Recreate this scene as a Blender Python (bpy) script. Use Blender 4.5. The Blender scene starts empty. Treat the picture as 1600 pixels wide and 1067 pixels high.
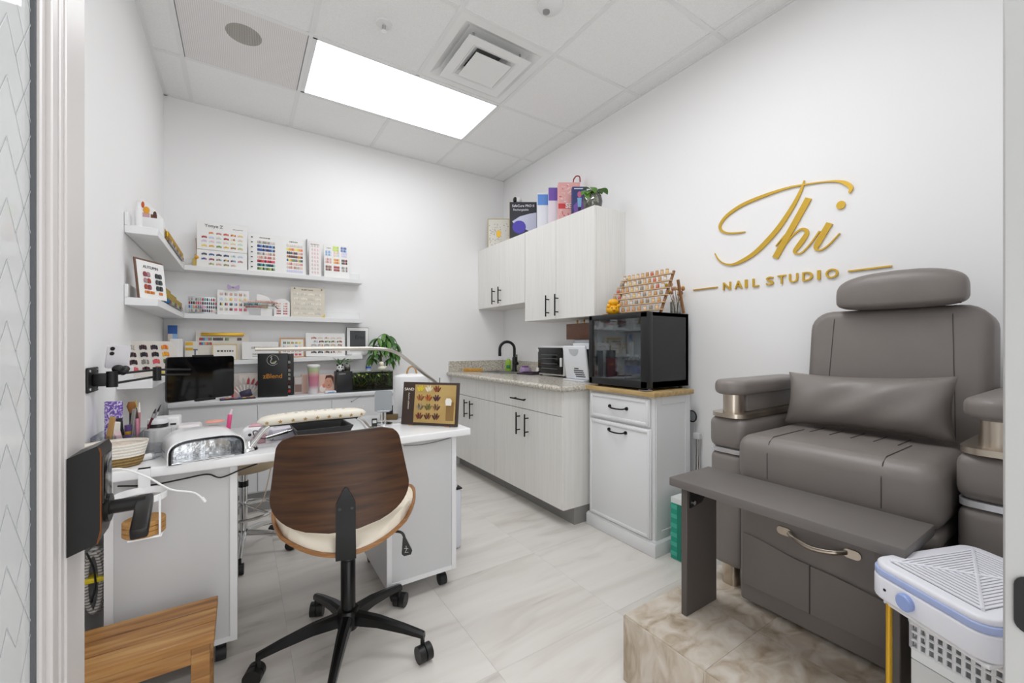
import bpy, bmesh, math, random
from mathutils import Vector, Matrix
S = bpy.context.scene
C = S.collection
random.seed(7)
# ------------------------------------------------------------------ camera, world, light, exposure
cam_d = bpy.data.cameras.new('camera')
cam_d.sensor_width = 36.0
cam_d.lens = 36.0 * 645.6 / 1600
cam_d.shift_y = 5.4 / 1600
cam_d.clip_start = 0.02
cam = bpy.data.objects.new('camera', cam_d)
C.objects.link(cam)
cam.location = (0, 0, 1.15)
cam.rotation_euler = (math.pi / 2, 0, -0.58)
S.camera = cam
W = bpy.data.worlds.new('world')
S.world = W
W.use_nodes = True
W.node_tree.nodes['Background'].inputs[0].default_value = (0.965, 0.985, 1.0, 1)
W.node_tree.nodes['Background'].inputs[1].default_value = 2.4
S.view_settings.view_transform = 'Standard'
S.view_settings.look = 'None'
S.view_settings.exposure = 0.0
S.view_settings.gamma = 1.0
S.view_settings.use_curve_mapping = False
PANEL_STRENGTH = 1.6
PANEL_WATT = 16
PANEL_REAR = .55
PANEL_SPREAD = 175
# ------------------------------------------------------------------ materials
def lin(h):
    h = h.lstrip('#')
    o = []
    for i in (0, 2, 4):
        v = int(h[i:i + 2], 16) / 255
        o.append(v / 12.92 if v <= .04045 else ((v + .055) / 1.055) ** 2.4)
    return (*o, 1)
MC = {}
def M(hexc, rough=.5, metal=0, name=None, emit=0, noise=0, nscale=40, bump=0, bscale=200, coat=0, sheen=0):
    key = (hexc, rough, metal, emit, noise, nscale, bump, bscale, coat)
    if key in MC: return MC[key]
    m = bpy.data.materials.new(name or 'mat_' + hexc.strip('#'))
    m.use_nodes = True
    nt = m.node_tree
    b = nt.nodes['Principled BSDF']
    c = lin(hexc)
    b.inputs['Base Color'].default_value = c
    b.inputs['Roughness'].default_value = rough
    b.inputs['Metallic'].default_value = metal
    if coat: b.inputs['Coat Weight'].default_value = coat
    if emit:
        b.inputs['Emission Color'].default_value = c
        b.inputs['Emission Strength'].default_value = emit
    if noise or bump:
        tc = nt.nodes.new('ShaderNodeTexCoord')
    if noise:
        n = nt.nodes.new('ShaderNodeTexNoise'); n.inputs['Scale'].default_value = nscale; n.inputs['Detail'].default_value = 4
        nt.links.new(tc.outputs['Object'], n.inputs['Vector'])
        r = nt.nodes.new('ShaderNodeMapRange')
        r.inputs['From Min'].default_value = .3; r.inputs['From Max'].default_value = .7
        r.inputs['To Min'].default_value = 1 - noise; r.inputs['To Max'].default_value = 1 + noise * .5
        nt.links.new(n.outputs['Fac'], r.inputs['Value'])
        x = nt.nodes.new('ShaderNodeMix'); x.data_type = 'RGBA'; x.blend_type = 'MULTIPLY'
        x.inputs['Factor'].default_value = 1
        x.inputs['A'].default_value = c
        nt.links.new(r.outputs['Result'], x.inputs['B'])
        nt.links.new(x.outputs['Result'], b.inputs['Base Color'])
    if bump:
        n2 = nt.nodes.new('ShaderNodeTexNoise'); n2.inputs['Scale'].default_value = bscale; n2.inputs['Detail'].default_value = 2
        nt.links.new(tc.outputs['Object'], n2.inputs['Vector'])
        bp = nt.nodes.new('ShaderNodeBump'); bp.inputs['Strength'].default_value = bump; bp.inputs['Distance'].default_value = .002
        nt.links.new(n2.outputs['Fac'], bp.inputs['Height'])
        nt.links.new(bp.outputs['Normal'], b.inputs['Normal'])
    MC[key] = m
    return m
def ramp_mat(name, stops, vec_scale, kind='noise', scale=4, detail=6, dist=0, rough=.4, bump=0, coord='Object', rnd=0, coat=0, spec=None):
    """stops: [(pos, hex)]; texture stretched by vec_scale"""
    m = bpy.data.materials.new(name); m.use_nodes = True
    nt = m.node_tree; b = nt.nodes['Principled BSDF']
    tc = nt.nodes.new('ShaderNodeTexCoord'); mp = nt.nodes.new('ShaderNodeMapping')
    mp.inputs['Scale'].default_value = vec_scale
    nt.links.new(tc.outputs[coord], mp.inputs['Vector'])
    if rnd:
        oi = nt.nodes.new('ShaderNodeObjectInfo')
        mu = nt.nodes.new('ShaderNodeVectorMath'); mu.operation = 'SCALE'; mu.inputs['Scale'].default_value = rnd
        cx = nt.nodes.new('ShaderNodeCombineXYZ')
        for k in 'XYZ': nt.links.new(oi.outputs['Random'], cx.inputs[k])
        nt.links.new(cx.outputs[0], mu.inputs[0]); nt.links.new(mu.outputs[0], mp.inputs['Location'])
    t = nt.nodes.new('ShaderNodeTexNoise' if kind == 'noise' else 'ShaderNodeTexVoronoi')
    t.inputs['Scale'].default_value = scale
    if kind == 'noise':
        t.inputs['Detail'].default_value = detail; t.inputs['Distortion'].default_value = dist
    nt.links.new(mp.outputs[0], t.inputs['Vector'])
    r = nt.nodes.new('ShaderNodeValToRGB')
    e = r.color_ramp.elements
    while len(e) < len(stops): e.new(.5)
    for k, (p, h) in enumerate(stops):
        e[k].position = p; e[k].color = lin(h)
    nt.links.new(t.outputs['Color' if kind == 'voro' else 0], r.inputs['Fac'])
    nt.links.new(r.outputs[0], b.inputs['Base Color'])
    b.inputs['Roughness'].default_value = rough
    if coat: b.inputs['Coat Weight'].default_value = coat
    if bump:
        bp = nt.nodes.new('ShaderNodeBump'); bp.inputs['Strength'].default_value = bump; bp.inputs['Distance'].default_value = .002
        nt.links.new(t.outputs[0], bp.inputs['Height']); nt.links.new(bp.outputs[0], b.inputs['Normal'])
    return m
def glass_mat(name, tint='#ffffff', fac=.12, rough=.02, milk=0):
    m = bpy.data.materials.new(name); m.use_nodes = True
    nt = m.node_tree; nt.nodes.clear()
    out = nt.nodes.new('ShaderNodeOutputMaterial')
    tr = nt.nodes.new('ShaderNodeBsdfTransparent'); tr.inputs[0].default_value = lin(tint)
    gl = nt.nodes.new('ShaderNodeBsdfGlossy'); gl.inputs['Roughness'].default_value = rough
    lw = nt.nodes.new('ShaderNodeLayerWeight'); lw.inputs['Blend'].default_value = .35
    mr = nt.nodes.new('ShaderNodeMapRange'); mr.inputs['To Min'].default_value = fac * .5; mr.inputs['To Max'].default_value = min(1, fac * 4)
    nt.links.new(lw.outputs['Fresnel'], mr.inputs['Value'])
    mx = nt.nodes.new('ShaderNodeMixShader')
    nt.links.new(mr.outputs[0], mx.inputs[0]); nt.links.new(tr.outputs[0], mx.inputs[1]); nt.links.new(gl.outputs[0], mx.inputs[2])
    last = mx
    if milk:
        df = nt.nodes.new('ShaderNodeBsdfDiffuse'); df.inputs[0].default_value = lin('#f2f3f3')
        m2 = nt.nodes.new('ShaderNodeMixShader'); m2.inputs[0].default_value = milk
        nt.links.new(mx.outputs[0], m2.inputs[1]); nt.links.new(df.outputs[0], m2.inputs[2]); last = m2
    nt.links.new(last.outputs[0], out.inputs[0])
    return m
WHITE = M('#ececec', .45); WALLM = M('#f6f5f5', .75, bump=.06, bscale=300, name='wall_paint')
GLOSSW = M('#f1f1f2', .18); LAMW = M('#e2e2e2', .35); BLACK = M('#131313', .4); MBLACK = M('#1a1a1b', .45, .6)
CHROME = M('#d8d8d8', .12, 1); NICKEL = M('#c4b9ab', .28, 1); GOLD = M('#c9a13b', .28, 1); GOLDP = M('#d3a83e', .35, .75)
RUB = M('#17171a', .55); PAPER = M('#f0efed', .7); CREAM = M('#e9dfce', .6)
GREYP = M('#a9abad', .35); ACRYL = glass_mat('acrylic', '#f4f6f8', .18); CLEAR = glass_mat('clear_glass', '#f2f5f4', .2)
UPH = M('#7f7874', .42, noise=.05, nscale=8, bump=.12, bscale=500, name='taupe_leather')
STITCH = M('#8f8983', .7); SEAMD = M('#4f4946', .7)
KITCH = ramp_mat('cabinet_laminate', [(.3, '#e3e1dc'), (.6, '#eae8e4')], (40, 40, 1.2), scale=2.2, detail=5, rough=.45)
WALNUT = ramp_mat('walnut_veneer', [(.3, '#2f1c0f'), (.5, '#462a17'), (.72, '#57381f')], (2.2, 2.2, 26), scale=2.2, detail=8, dist=.4, rough=.38)
ACACIA = ramp_mat('acacia_wood', [(.28, '#7a5230'), (.48, '#a5743f'), (.7, '#c39a62')], (2.0, 26, 26), scale=1.6, detail=8, dist=.5, rough=.4, rnd=9)
OAK = ramp_mat('oak_top', [(.3, '#a98d5c'), (.7, '#c8ab79')], (30, 3, 30), scale=2, detail=6, rough=.5)
GRANITE = ramp_mat('granite', [(.22, '#6b655c'), (.4, '#b5ada0'), (.55, '#d2ccc1'), (.75, '#e4e0d8')], (1, 1, 1), scale=75, detail=8, rough=.22)
CORK = M('#b98a50', .8, noise=.3, nscale=400)
# ------------------------------------------------------------------ geometry helper
WM = {}
class G:
    def __init__(s, mat=None):
        s.bm = bmesh.new(); s.mats = []; s.cur = 0
        if mat: s.m(mat)
    def m(s, mat):
        if mat not in s.mats: s.mats.append(mat)
        s.cur = s.mats.index(mat); return s
    def _fin(s, faces, mtx=None, verts=None):
        for f in faces: f.material_index = s.cur
        if mtx is not None: bmesh.ops.transform(s.bm, matrix=mtx, verts=list({v for f in faces for v in f.verts}))
    def box(s, x0, x1, y0, y1, z0, z1, r=0, seg=2, mtx=None):
        t = bmesh.new()
        bmesh.ops.create_cube(t, size=1)
        for v in t.verts:
            v.co = ((x0 + x1) / 2 + v.co.x * (x1 - x0), (y0 + y1) / 2 + v.co.y * (y1 - y0), (z0 + z1) / 2 + v.co.z * (z1 - z0))
        if r:
            r = min(r, .499 * min(abs(x1 - x0), abs(y1 - y0), abs(z1 - z0)))
            bmesh.ops.bevel(t, geom=list(t.edges), offset=r, segments=seg, profile=.5, affect='EDGES')
        if mtx is not None: bmesh.ops.transform(t, matrix=mtx, verts=t.verts)
        s.merge(t); return s
    def merge(s, t):
        mp = {v: s.bm.verts.new(v.co) for v in t.verts}
        for f in t.faces:
            try: s.bm.faces.new([mp[v] for v in f.verts]).material_index = s.cur
            except ValueError: pass
        t.free()
    def ring(s, c, u, v, r, n, ph=0):
        return [s.bm.verts.new(c + (u * math.cos(ph + 2 * math.pi * k / n) + v * math.sin(ph + 2 * math.pi * k / n)) * r) for k in range(n)]
    def bridge(s, a, b):
        n = len(a)
        for k in range(n): s.bm.faces.new((a[k], a[(k + 1) % n], b[(k + 1) % n], b[k])).material_index = s.cur
    def cap(s, a, flip=False):
        try: s.bm.faces.new(a[::-1] if flip else a).material_index = s.cur
        except ValueError: pass
    def cyl(s, p0, p1, r0, r1=None, n=16, caps=True):
        p0, p1 = Vector(p0), Vector(p1); r1 = r0 if r1 is None else r1
        d = (p1 - p0).normalized(); u = d.orthogonal().normalized(); v = d.cross(u)
        a = s.ring(p0, u, v, r0, n); b = s.ring(p1, u, v, r1, n)
        s.bridge(a, b)
        if caps: s.cap(a, True); s.cap(b)
        return s
    def tube(s, pts, r, n=8, closed=False, rs=None, caps=True):
        P = [Vector(p) for p in pts]; N = len(P); rings = []
        up = None
        for i, p in enumerate(P):
            if closed: d = P[(i + 1) % N] - P[i - 1]
            else: d = P[min(i + 1, N - 1)] - P[max(i - 1, 0)]
            d.normalize()
            if up is None: up = d.orthogonal().normalized()
            up = (up - d * up.dot(d)).normalized()
            rings.append(s.ring(p, up, d.cross(up), rs[i] if rs else r, n))
        for i in range(N - 1): s.bridge(rings[i], rings[i + 1])
        if closed:
            a, b = rings[-1], rings[0]
            k0 = min(range(n), key=lambda k: (b[k].co - a[0].co).length)
            s.bridge(a, b[k0:] + b[:k0])
        elif caps: s.cap(rings[0], True); s.cap(rings[-1])
        return s
    def lathe(s, prof, c=(0, 0, 0), n=20, mtx=None, sx=1, sy=1):
        c = Vector(c); rr = []; nf = len(s.bm.faces)
        for r, z in prof:
            rr.append([s.bm.verts.new(c + Vector((max(r, 1e-4) * sx * math.cos(2 * math.pi * k / n), max(r, 1e-4) * sy * math.sin(2 * math.pi * k / n), z))) for k in range(n)])
        if mtx is not None:
            for ring in rr:
                for v in ring: v.co = mtx @ v.co
        for a, b in zip(rr, rr[1:]): s.bridge(a, b)
        s.cap(rr[0], True); s.cap(rr[-1])
        return s
    def prism(s, pts, d, h0, h1):
        """pts 2D; d = axis of extrusion 'x','y','z'"""
        def mk(p, h): return {'z': (p[0], p[1], h), 'y': (p[0], h, p[1]), 'x': (h, p[0], p[1])}[d]
        a = [s.bm.verts.new(mk(p, h0)) for p in pts]; b = [s.bm.verts.new(mk(p, h1)) for p in pts]
        s.bridge(a, b); s.cap(a, True); s.cap(b); return s
    def ell(s, c, rx, ry, rz, n=14, k=8, mtx=None):
        pr = [(math.sin(math.pi * i / k), -math.cos(math.pi * i / k)) for i in range(k + 1)]
        m = Matrix.Translation(c) @ Matrix.Diagonal((rx, ry, rz, 1))
        if mtx is not None: m = mtx @ m
        return s.lathe(pr, (0, 0, 0), n, m)
    def surf(s, fn, nu, nv, cu=False):
        g = [[s.bm.verts.new(fn(i / nu, j / nv)) for i in range(nu + (0 if cu else 1))] for j in range(nv + 1)]
        for j in range(nv):
            L = len(g[0])
            for i in range(L if cu else L - 1):
                s.bm.faces.new((g[j][i], g[j][(i + 1) % L], g[j + 1][(i + 1) % L], g[j + 1][i])).material_index = s.cur
        return g
    def sheet(s, f0, f1, nu, nv):
        """closed thick sheet between surfaces f0 and f1"""
        a = s.surf(f0, nu, nv); b = s.surf(f1, nu, nv)
        def edge(g): return g[0] + [r[-1] for r in g[1:]] + g[-1][-2::-1] + [r[0] for r in g[-2:0:-1]]
        s.bridge(edge(a), edge(b)); return s
    def obj(s, name, parent=None, local=False, smooth=40, loc=None, rz=0, label=None, cat=None, group=None, kind=None, mtx=None):
        bm = s.bm
        bmesh.ops.recalc_face_normals(bm, faces=bm.faces)
        me = bpy.data.meshes.new(name)
        if mtx is not None: bmesh.ops.transform(bm, matrix=mtx, verts=bm.verts)
        bm.to_mesh(me); bm.free()
        for m in s.mats: me.materials.append(m)
        if smooth:
            me.shade_smooth(); me.set_sharp_from_angle(angle=math.radians(smooth))
        o = bpy.data.objects.new(name, me); C.objects.link(o)
        if parent:
            o.parent = parent
            if not local: me.transform(WM[parent].inverted())
            WM[o] = WM[parent]
        else:
            m = Matrix.Identity(4)
            if loc is not None:
                m = Matrix.Translation(loc) @ Matrix.Rotation(rz, 4, 'Z')
                o.location = loc; o.rotation_euler = (0, 0, rz)
                if not local: me.transform(m.inverted())
            WM[o] = m
        tag(o, label, cat, group, kind)
        return o
    def parts(s, name, parent=None, **k):
        """one object for each loose piece"""
        bm = s.bm; seen = set(); out = []
        for v0 in list(bm.verts):
            if v0 in seen: continue
            st = [v0]; seen.add(v0); isl = []
            while st:
                v = st.pop(); isl.append(v)
                for e in v.link_edges:
                    w = e.other_vert(v)
                    if w not in seen: seen.add(w); st.append(w)
            h = G(); h.mats = list(s.mats)
            mp = {v: h.bm.verts.new(v.co) for v in isl}
            for f in {f for v in isl for f in v.link_faces}:
                try: h.bm.faces.new([mp[v] for v in f.verts]).material_index = f.material_index
                except ValueError: pass
            out.append(h.obj(name, parent, **k))
        bm.free(); return out
def tag(o, label=None, cat=None, group=None, kind=None):
    if label: o['label'] = label
    if cat: o['category'] = cat
    if group: o['group'] = group
    if kind: o['kind'] = kind
    return o
def thing(name, label, cat, loc=(0, 0, 0), rz=0, group=None, kind=None):
    o = bpy.data.objects.new(name, None); C.objects.link(o); o.empty_display_size = .05
    o.location = loc; o.rotation_euler = (0, 0, rz)
    WM[o] = Matrix.Translation(loc) @ Matrix.Rotation(rz, 4, 'Z')
    return tag(o, label, cat, group, kind)
def inst(src, loc, rz=0, parent=None, label=None, scale=None, mtx=None):
    o = src.copy(); C.objects.link(o)
    if mtx is not None: o.matrix_local = mtx
    else:
        o.location = loc; o.rotation_euler = (0, 0, rz)
    if scale: o.scale = scale
    if parent: o.parent = parent
    if label: o['label'] = label
    WM[o] = Matrix.Translation(loc) @ Matrix.Rotation(rz, 4, 'Z') if mtx is None else mtx
    return o
def text(s, size, mat, parent, pos, face='-y', name='lettering', ext=.0006, align='CENTER', bold=0, sx=1, local=True, tilt=0, roll=0):
    cu = bpy.data.curves.new('t', 'FONT'); cu.body = s; cu.size = size; cu.extrude = ext; cu.offset = bold
    cu.align_x = align; cu.align_y = 'CENTER'; cu.resolution_u = 3
    o = bpy.data.objects.new('t', cu)
    me = bpy.data.meshes.new_from_object(o)
    bpy.data.objects.remove(o); bpy.data.curves.remove(cu)
    me.transform(Matrix.Diagonal((sx, 1, 1, 1)))
    R = {'-y': Matrix(((1, 0, 0), (0, 0, -1), (0, 1, 0))), '-x': Matrix(((0, 0, -1), (-1, 0, 0), (0, 1, 0))), '+x': Matrix(((0, 0, 1), (1, 0, 0), (0, 1, 0))), '+z': Matrix.Identity(3)}[face].to_4x4()
    me.transform(Matrix.Translation(pos) @ Matrix.Rotation(-tilt, 4, 'X') @ R @ Matrix.Rotation(roll, 4, 'Z'))
    me.materials.clear(); me.materials.append(mat)
    ob = bpy.data.objects.new(name, me); C.objects.link(ob); ob.parent = parent
    if not local: me.transform(WM[parent].inverted())
    WM[ob] = WM[parent]
    return ob
def bez(p, n=8):
    """Catmull-Rom through points"""
    P = [Vector(q) for q in p]; P = [P[0] * 2 - P[1]] + P + [P[-1] * 2 - P[-2]]; o = []
    for i in range(1, len(P) - 2):
        for k in range(n):
            t = k / n
            a, b, c, d = P[i - 1:i + 3]
            o.append(.5 * ((2 * b) + (c - a) * t + (2 * a - 5 * b + 4 * c - d) * t * t + (3 * b - a - 3 * c + d) * t ** 3))
    o.append(P[-2]); return o
def arc(cx, cy, r, a0, a1, n):
    return [(cx + r * math.cos(math.radians(a0 + (a1 - a0) * k / n)), cy + r * math.sin(math.radians(a0 + (a1 - a0) * k / n))) for k in range(n + 1)]
def rrect(x0, x1, y0, y1, r, n=5):
    return arc(x1 - r, y1 - r, r, 0, 90, n) + arc(x0 + r, y1 - r, r, 90, 180, n) + arc(x0 + r, y0 + r, r, 180, 270, n) + arc(x1 - r, y0 + r, r, 270, 360, n)
# ------------------------------------------------------------------ the room
XL, XR, YB, ZC, YF = -.44, 2.285, 3.645, 2.848, -.35
def struct(name, g, **k): return g.obj(name, kind='structure', **k)
floor = struct('floor', G(M('#cfcac3', .6)).box(XL - .1, XR + .1, -1.2, YB + .1, -.06, -.004))
MARBLE = ramp_mat('marble_tile', [(.27, '#b0aaa2'), (.36, '#d3cdc6'), (.5, '#dfdad4'), (.8, '#e8e4df')], (.55, 3.4, 1), scale=2.3, detail=6, dist=1.1, rough=.3, rnd=14)
src = None
for i in range(-1, 4):
    for j in range(-2, 7):
        x0, x1 = .155 + .6 * i, .155 + .6 * (i + 1); y0, y1 = .045 + .6 * j, .045 + .6 * (j + 1)
        x0, x1 = max(x0, XL), min(x1, XR); y1 = min(y1, YB)
        if x1 - x0 < .02 or y1 - y0 < .02: continue
        g = G(MARBLE).box(x0 + .0003, x1 - .0003, y0 + .0003, y1 - .0003, -.004, 0)
        g.obj('floor_tile', floor, smooth=0)
wl = struct('wall_left', G(WALLM).box(XL - .1, XL, -.2, YB + .1, 0, ZC + .1))
wb = struct('wall_back', G(WALLM).box(XL, XR, YB, YB + .1, 0, ZC + .1))
wr = struct('wall_right', G(WALLM).box(XR, XR + .1, -.2, YB + .1, 0, ZC + .1))
wf = struct('wall_front', G(WALLM).box(.93, XR, -.05, .09, 0, ZC + .1).box(XL, .93, -.05, .09, 2.3, ZC + .1))
ceil = struct('ceiling', G(M('#8a8a8a', .8)).box(XL - .1, XR + .1, YF, YB + .1, ZC + .05, ZC + .1))
gx = [XL, -.289, .3207, .9303, 1.5399, 2.1495, XR]
gy = [YB, 3.1066, 2.497, 1.8874, 1.2778, .6682, .0586, YF]
TILE = M('#f8f8f7', .85, noise=.05, nscale=160, bump=.5, bscale=220, name='ceiling_tile'); TEE = M('#efefee', .5)
skip = {(2, 1), (3, 1), (1, 1), (3, 2), (2, 4), (3, 4)}
for i in range(6):
    for j in range(7):
        if (i, j) in skip: continue
        G(TILE).box(gx[i] + .004, gx[i + 1] - .004, gy[j + 1] + .004, gy[j] - .004, ZC + .004, ZC + .018, .003, 1).obj('ceiling_panel', ceil, smooth=0)
hw = .012
for i in range(1, 6):
    if i == 3:
        for a, b in ((0, 1), (2, 4), (5, 7)): G(TEE).box(gx[i] - hw, gx[i] + hw, gy[b], gy[a], ZC, ZC + .006).box(gx[i] - .002, gx[i] + .002, gy[b], gy[a], ZC + .006, ZC + .04).obj('grid_runner', ceil, smooth=0)
    else: G(TEE).box(gx[i] - hw, gx[i] + hw, YF, YB, ZC, ZC + .006).box(gx[i] - .002, gx[i] + .002, YF, YB, ZC + .006, ZC + .04).obj('grid_runner', ceil, smooth=0)
for j in range(1, 7):
    for i in range(6):
        G(TEE).box(gx[i] + hw, gx[i + 1] - hw, gy[j] - hw, gy[j] + hw, ZC + .0005, ZC + .006).obj('grid_cross_tee', ceil, smooth=0)
G(TEE).box(XL, XL + .02, YF, YB, ZC - .001, ZC + .004).obj('wall_angle', ceil, smooth=0)
G(TEE).box(XR - .014, XR, YF, YB, ZC - .001, ZC + .004).obj('wall_angle', ceil, smooth=0)
G(TEE).box(XL, XR, YB - .014, YB, ZC - .001, ZC + .004).obj('wall_angle', ceil, smooth=0)
# ceiling light
EM = M('#f7fbff', .5, emit=PANEL_STRENGTH, name='light_diffuser')
for jr, lab in ((1, 'large glowing white rectangular light panel in the ceiling near the back wall'), (4, 'glowing white rectangular light panel in the ceiling near the doorway')):
    t = thing('ceiling_light', lab, 'light', ((gx[2] + gx[4]) / 2, (gy[jr] + gy[jr + 1]) / 2, ZC), group='ceiling light panels')
    x0, x1, y0, y1 = gx[2] + .012, gx[4] - .012, gy[jr + 1] + .012, gy[jr] - .012
    g = G(WHITE)
    for a in ((x0, x0 + .022, y0, y1), (x1 - .008, x1, y0, y1), (x0, x1, y0, y0 + .008), (x0, x1, y1 - .012, y1)): g.box(*a, ZC - .001, ZC + .02)
    g.obj('frame', t, smooth=0)
    G(EM).box(x0 + .022, x1 - .008, y0 + .008, y1 - .012, ZC + .004, ZC + .008).obj('diffuser', t, smooth=0)
    ld = bpy.data.lights.new('panel_light', 'AREA'); ld.shape = 'RECTANGLE'; ld.size = x1 - x0 - .03; ld.size_y = y1 - y0 - .02
    ld.energy = PANEL_WATT * (1.0 if jr == 4 else PANEL_REAR); ld.spread = math.radians(PANEL_SPREAD); ld.color = (.97, .985, 1.0)
    lo = bpy.data.objects.new('panel_light', ld); C.objects.link(lo); lo.parent = t; lo.location = (0, 0, .0035)
# speaker panel
t = thing('speaker_panel', 'grey perforated ceiling grille panel with a round speaker behind', 'speaker', (.015, 2.8, ZC))
def dot_mat(name, base, hole, scale):
    m = bpy.data.materials.new(name); m.use_nodes = True; nt = m.node_tree; b = nt.nodes['Principled BSDF']
    tc = nt.nodes.new('ShaderNodeTexCoord'); v = nt.nodes.new('ShaderNodeTexVoronoi'); v.inputs['Scale'].default_value = scale; v.inputs['Randomness'].default_value = 0
    nt.links.new(tc.outputs['Object'], v.inputs['Vector'])
    r = nt.nodes.new('ShaderNodeValToRGB'); e = r.color_ramp.elements
    e[0].position = .3; e[0].color = lin(hole); e[1].position = .42; e[1].color = lin(base)
    nt.links.new(v.outputs['Distance'], r.inputs[0]); nt.links.new(r.outputs[0], b.inputs['Base Color']); b.inputs['Roughness'].default_value = .6
    return m
x0, x1, y0, y1 = gx[1] + .012, gx[2] - .012, gy[2] + .012, gy[1] - .012
G(dot_mat('perforated_steel', '#f0edec', '#cdcac9', 110)).box(x0, x1, y0, y1, ZC + .002, ZC + .006).obj('grille', t, smooth=0)
G(M('#3a3a3a', .6)).box(x0 - .002, x0, y0, y1, ZC - .001, ZC + .006).box(x1, x1 + .002, y0, y1, ZC - .001, ZC + .006).parts('edge_gap', t, smooth=0)
G(dot_mat('speaker_mesh', '#b9b4ae', '#7a756f', 130)).cyl((.012, 2.70, ZC + .0012), (.012, 2.70, ZC + .003), .085, n=32).obj('speaker_cone', t)
# air diffuser
cx, cy = (gx[3] + gx[4]) / 2, (gy[2] + gy[3]) / 2
t = thing('air_diffuser', 'white square stepped air vent beside the ceiling light', 'vent', (cx, cy, ZC))
def frus(g, h0, h1, z0, z1):
    a = [g.bm.verts.new((cx + sx * h0, cy + sy * h0, z0)) for sx, sy in ((-1, -1), (1, -1), (1, 1), (-1, 1))]
    b = [g.bm.verts.new((cx + sx * h1, cy + sy * h1, z1)) for sx, sy in ((-1, -1), (1, -1), (1, 1), (-1, 1))]
    g.bridge(a, b)
VW = M('#f3f3f2', .45)
g = G(VW); frus(g, .30, .25, ZC + .003, ZC + .003); frus(g, .25, .20, ZC + .003, ZC + .034); frus(g, .20, .08, ZC + .034, ZC + .036); g.obj('outer_frame', t, smooth=0)
g = G(VW); frus(g, .205, .205, ZC - .024, ZC - .021); frus(g, .205, .135, ZC - .021, ZC - .019); frus(g, .205, .15, ZC - .024, ZC - .024); frus(g, .15, .105, ZC - .024, ZC + .002); frus(g, .105, .09, ZC + .002, ZC + .02)
g.obj('middle_cone', t, smooth=0)
G(VW).box(cx - .118, cx + .118, cy - .118, cy + .118, ZC - .036, ZC - .032, .001, 1).obj('centre_plate', t, smooth=0)
G(M('#1c1c1c', .8)).box(cx - .06, cx + .08, cy - .03, cy + .09, ZC + .01, ZC + .02, .01, 2).cyl((cx - .09, cy + .06, ZC + .012), (cx - .09, cy + .06, ZC + .018), .03).obj('damper', t)
g = G(M('#b5b5b5', .3, .8))
for sx in (-.13, .13):
    for sy in (-.13, .13): g.cyl((cx + sx * 1.2, cy + sy * 1.2, ZC - .01), (cx + sx * 1.2, cy + sy * 1.2, ZC + .05), .006, n=8)
g.parts('hanger_pin', t)
t = thing('fire_sprinkler', 'small white fire sprinkler hanging from a ceiling tile', 'sprinkler', (.632, 2.202, ZC))
G(WHITE).lathe([(.042, .004), (.04, -.003), (.02, -.006)], (.632, 2.202, ZC)).obj('escutcheon', t)
G(CHROME).cyl((.632, 2.202, ZC - .005), (.632, 2.202, ZC - .035), .006, n=10).box(.622, .626, 2.199, 2.205, ZC - .035, ZC - .005).box(.638, .642, 2.199, 2.205, ZC - .035, ZC - .005).cyl((.632, 2.202, ZC - .035), (.632, 2.202, ZC - .038), .016, n=12).obj('sprinkler_head', t)
t = thing('smoke_detector', 'round white smoke detector at the top edge of the ceiling', 'detector', (1.29, 1.62, ZC))
G(WHITE).lathe([(.065, .005), (.065, -.008), (.05, -.022), (.022, -.026)], (1.29, 1.62, ZC), 28).obj('housing', t)
G(M('#9a9a9a', .4)).lathe([(.018, -.02), (.018, -.03), (.012, -.032)], (1.28, 1.64, ZC), 16).obj('sensor_lens', t)
# door leaf standing open on the left
d = thing('door_1', 'white framed glass door standing open at the left edge', 'door', (-.24, .5, 0), kind='structure')
DW = M('#cdc8c6', .35); DX0, DX1 = -.262, -.22
G(DW).box(DX0, DX1, .888, .975, .01, 2.12, .002, 1).obj('stile', d)
g = G(DW)
for a, b, x in ((.823, .838, -.228), (.840, .858, -.222), (.860, .872, -.2245), (.873, .888, -.2225)): g.box(DX0, x, a, b, .01, 2.12, .002, 1)
g.obj('glazing_bead', d)
G(M('#55575a', .6)).box(-.246, -.2325, .817, .8235, .12, 2.02).obj('gasket', d, smooth=0); G(DW).box(DX0, DX1, .06, .823, .01, .12).obj('bottom_rail', d); G(DW).box(DX0, DX1, .06, .823, 2.02, 2.12).obj('top_rail', d)
G(DW).box(DX0, DX1, .0, .06, .01, 2.12).obj('stile', d)
G(glass_mat('door_glass', '#eef1f1', .3, .03, milk=.62)).box(-.243, -.237, .06, .826, .12, 2.02).obj('glass_pane', d, smooth=0)
g = G(M('#d3d7d8', .5))       # etched herringbone lines on the pane
def clipseg(p, q, lo, hi):
    o = [p, q]
    for ax in (0, 1):
        a, b = o
        if (a[ax] < lo[ax] and b[ax] < lo[ax]) or (a[ax] > hi[ax] and b[ax] > hi[ax]): return None
        for k in (0, 1):
            a, b = o
            for lim, sgn in ((lo[ax], 1), (hi[ax], -1)):
                if (o[k][ax] - lim) * sgn < 0:
                    t = (lim - a[ax]) / (b[ax] - a[ax]); o[k] = (a[0] + (b[0] - a[0]) * t, a[1] + (b[1] - a[1]) * t)
                    a, b = o
    return o
u = .042
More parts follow.
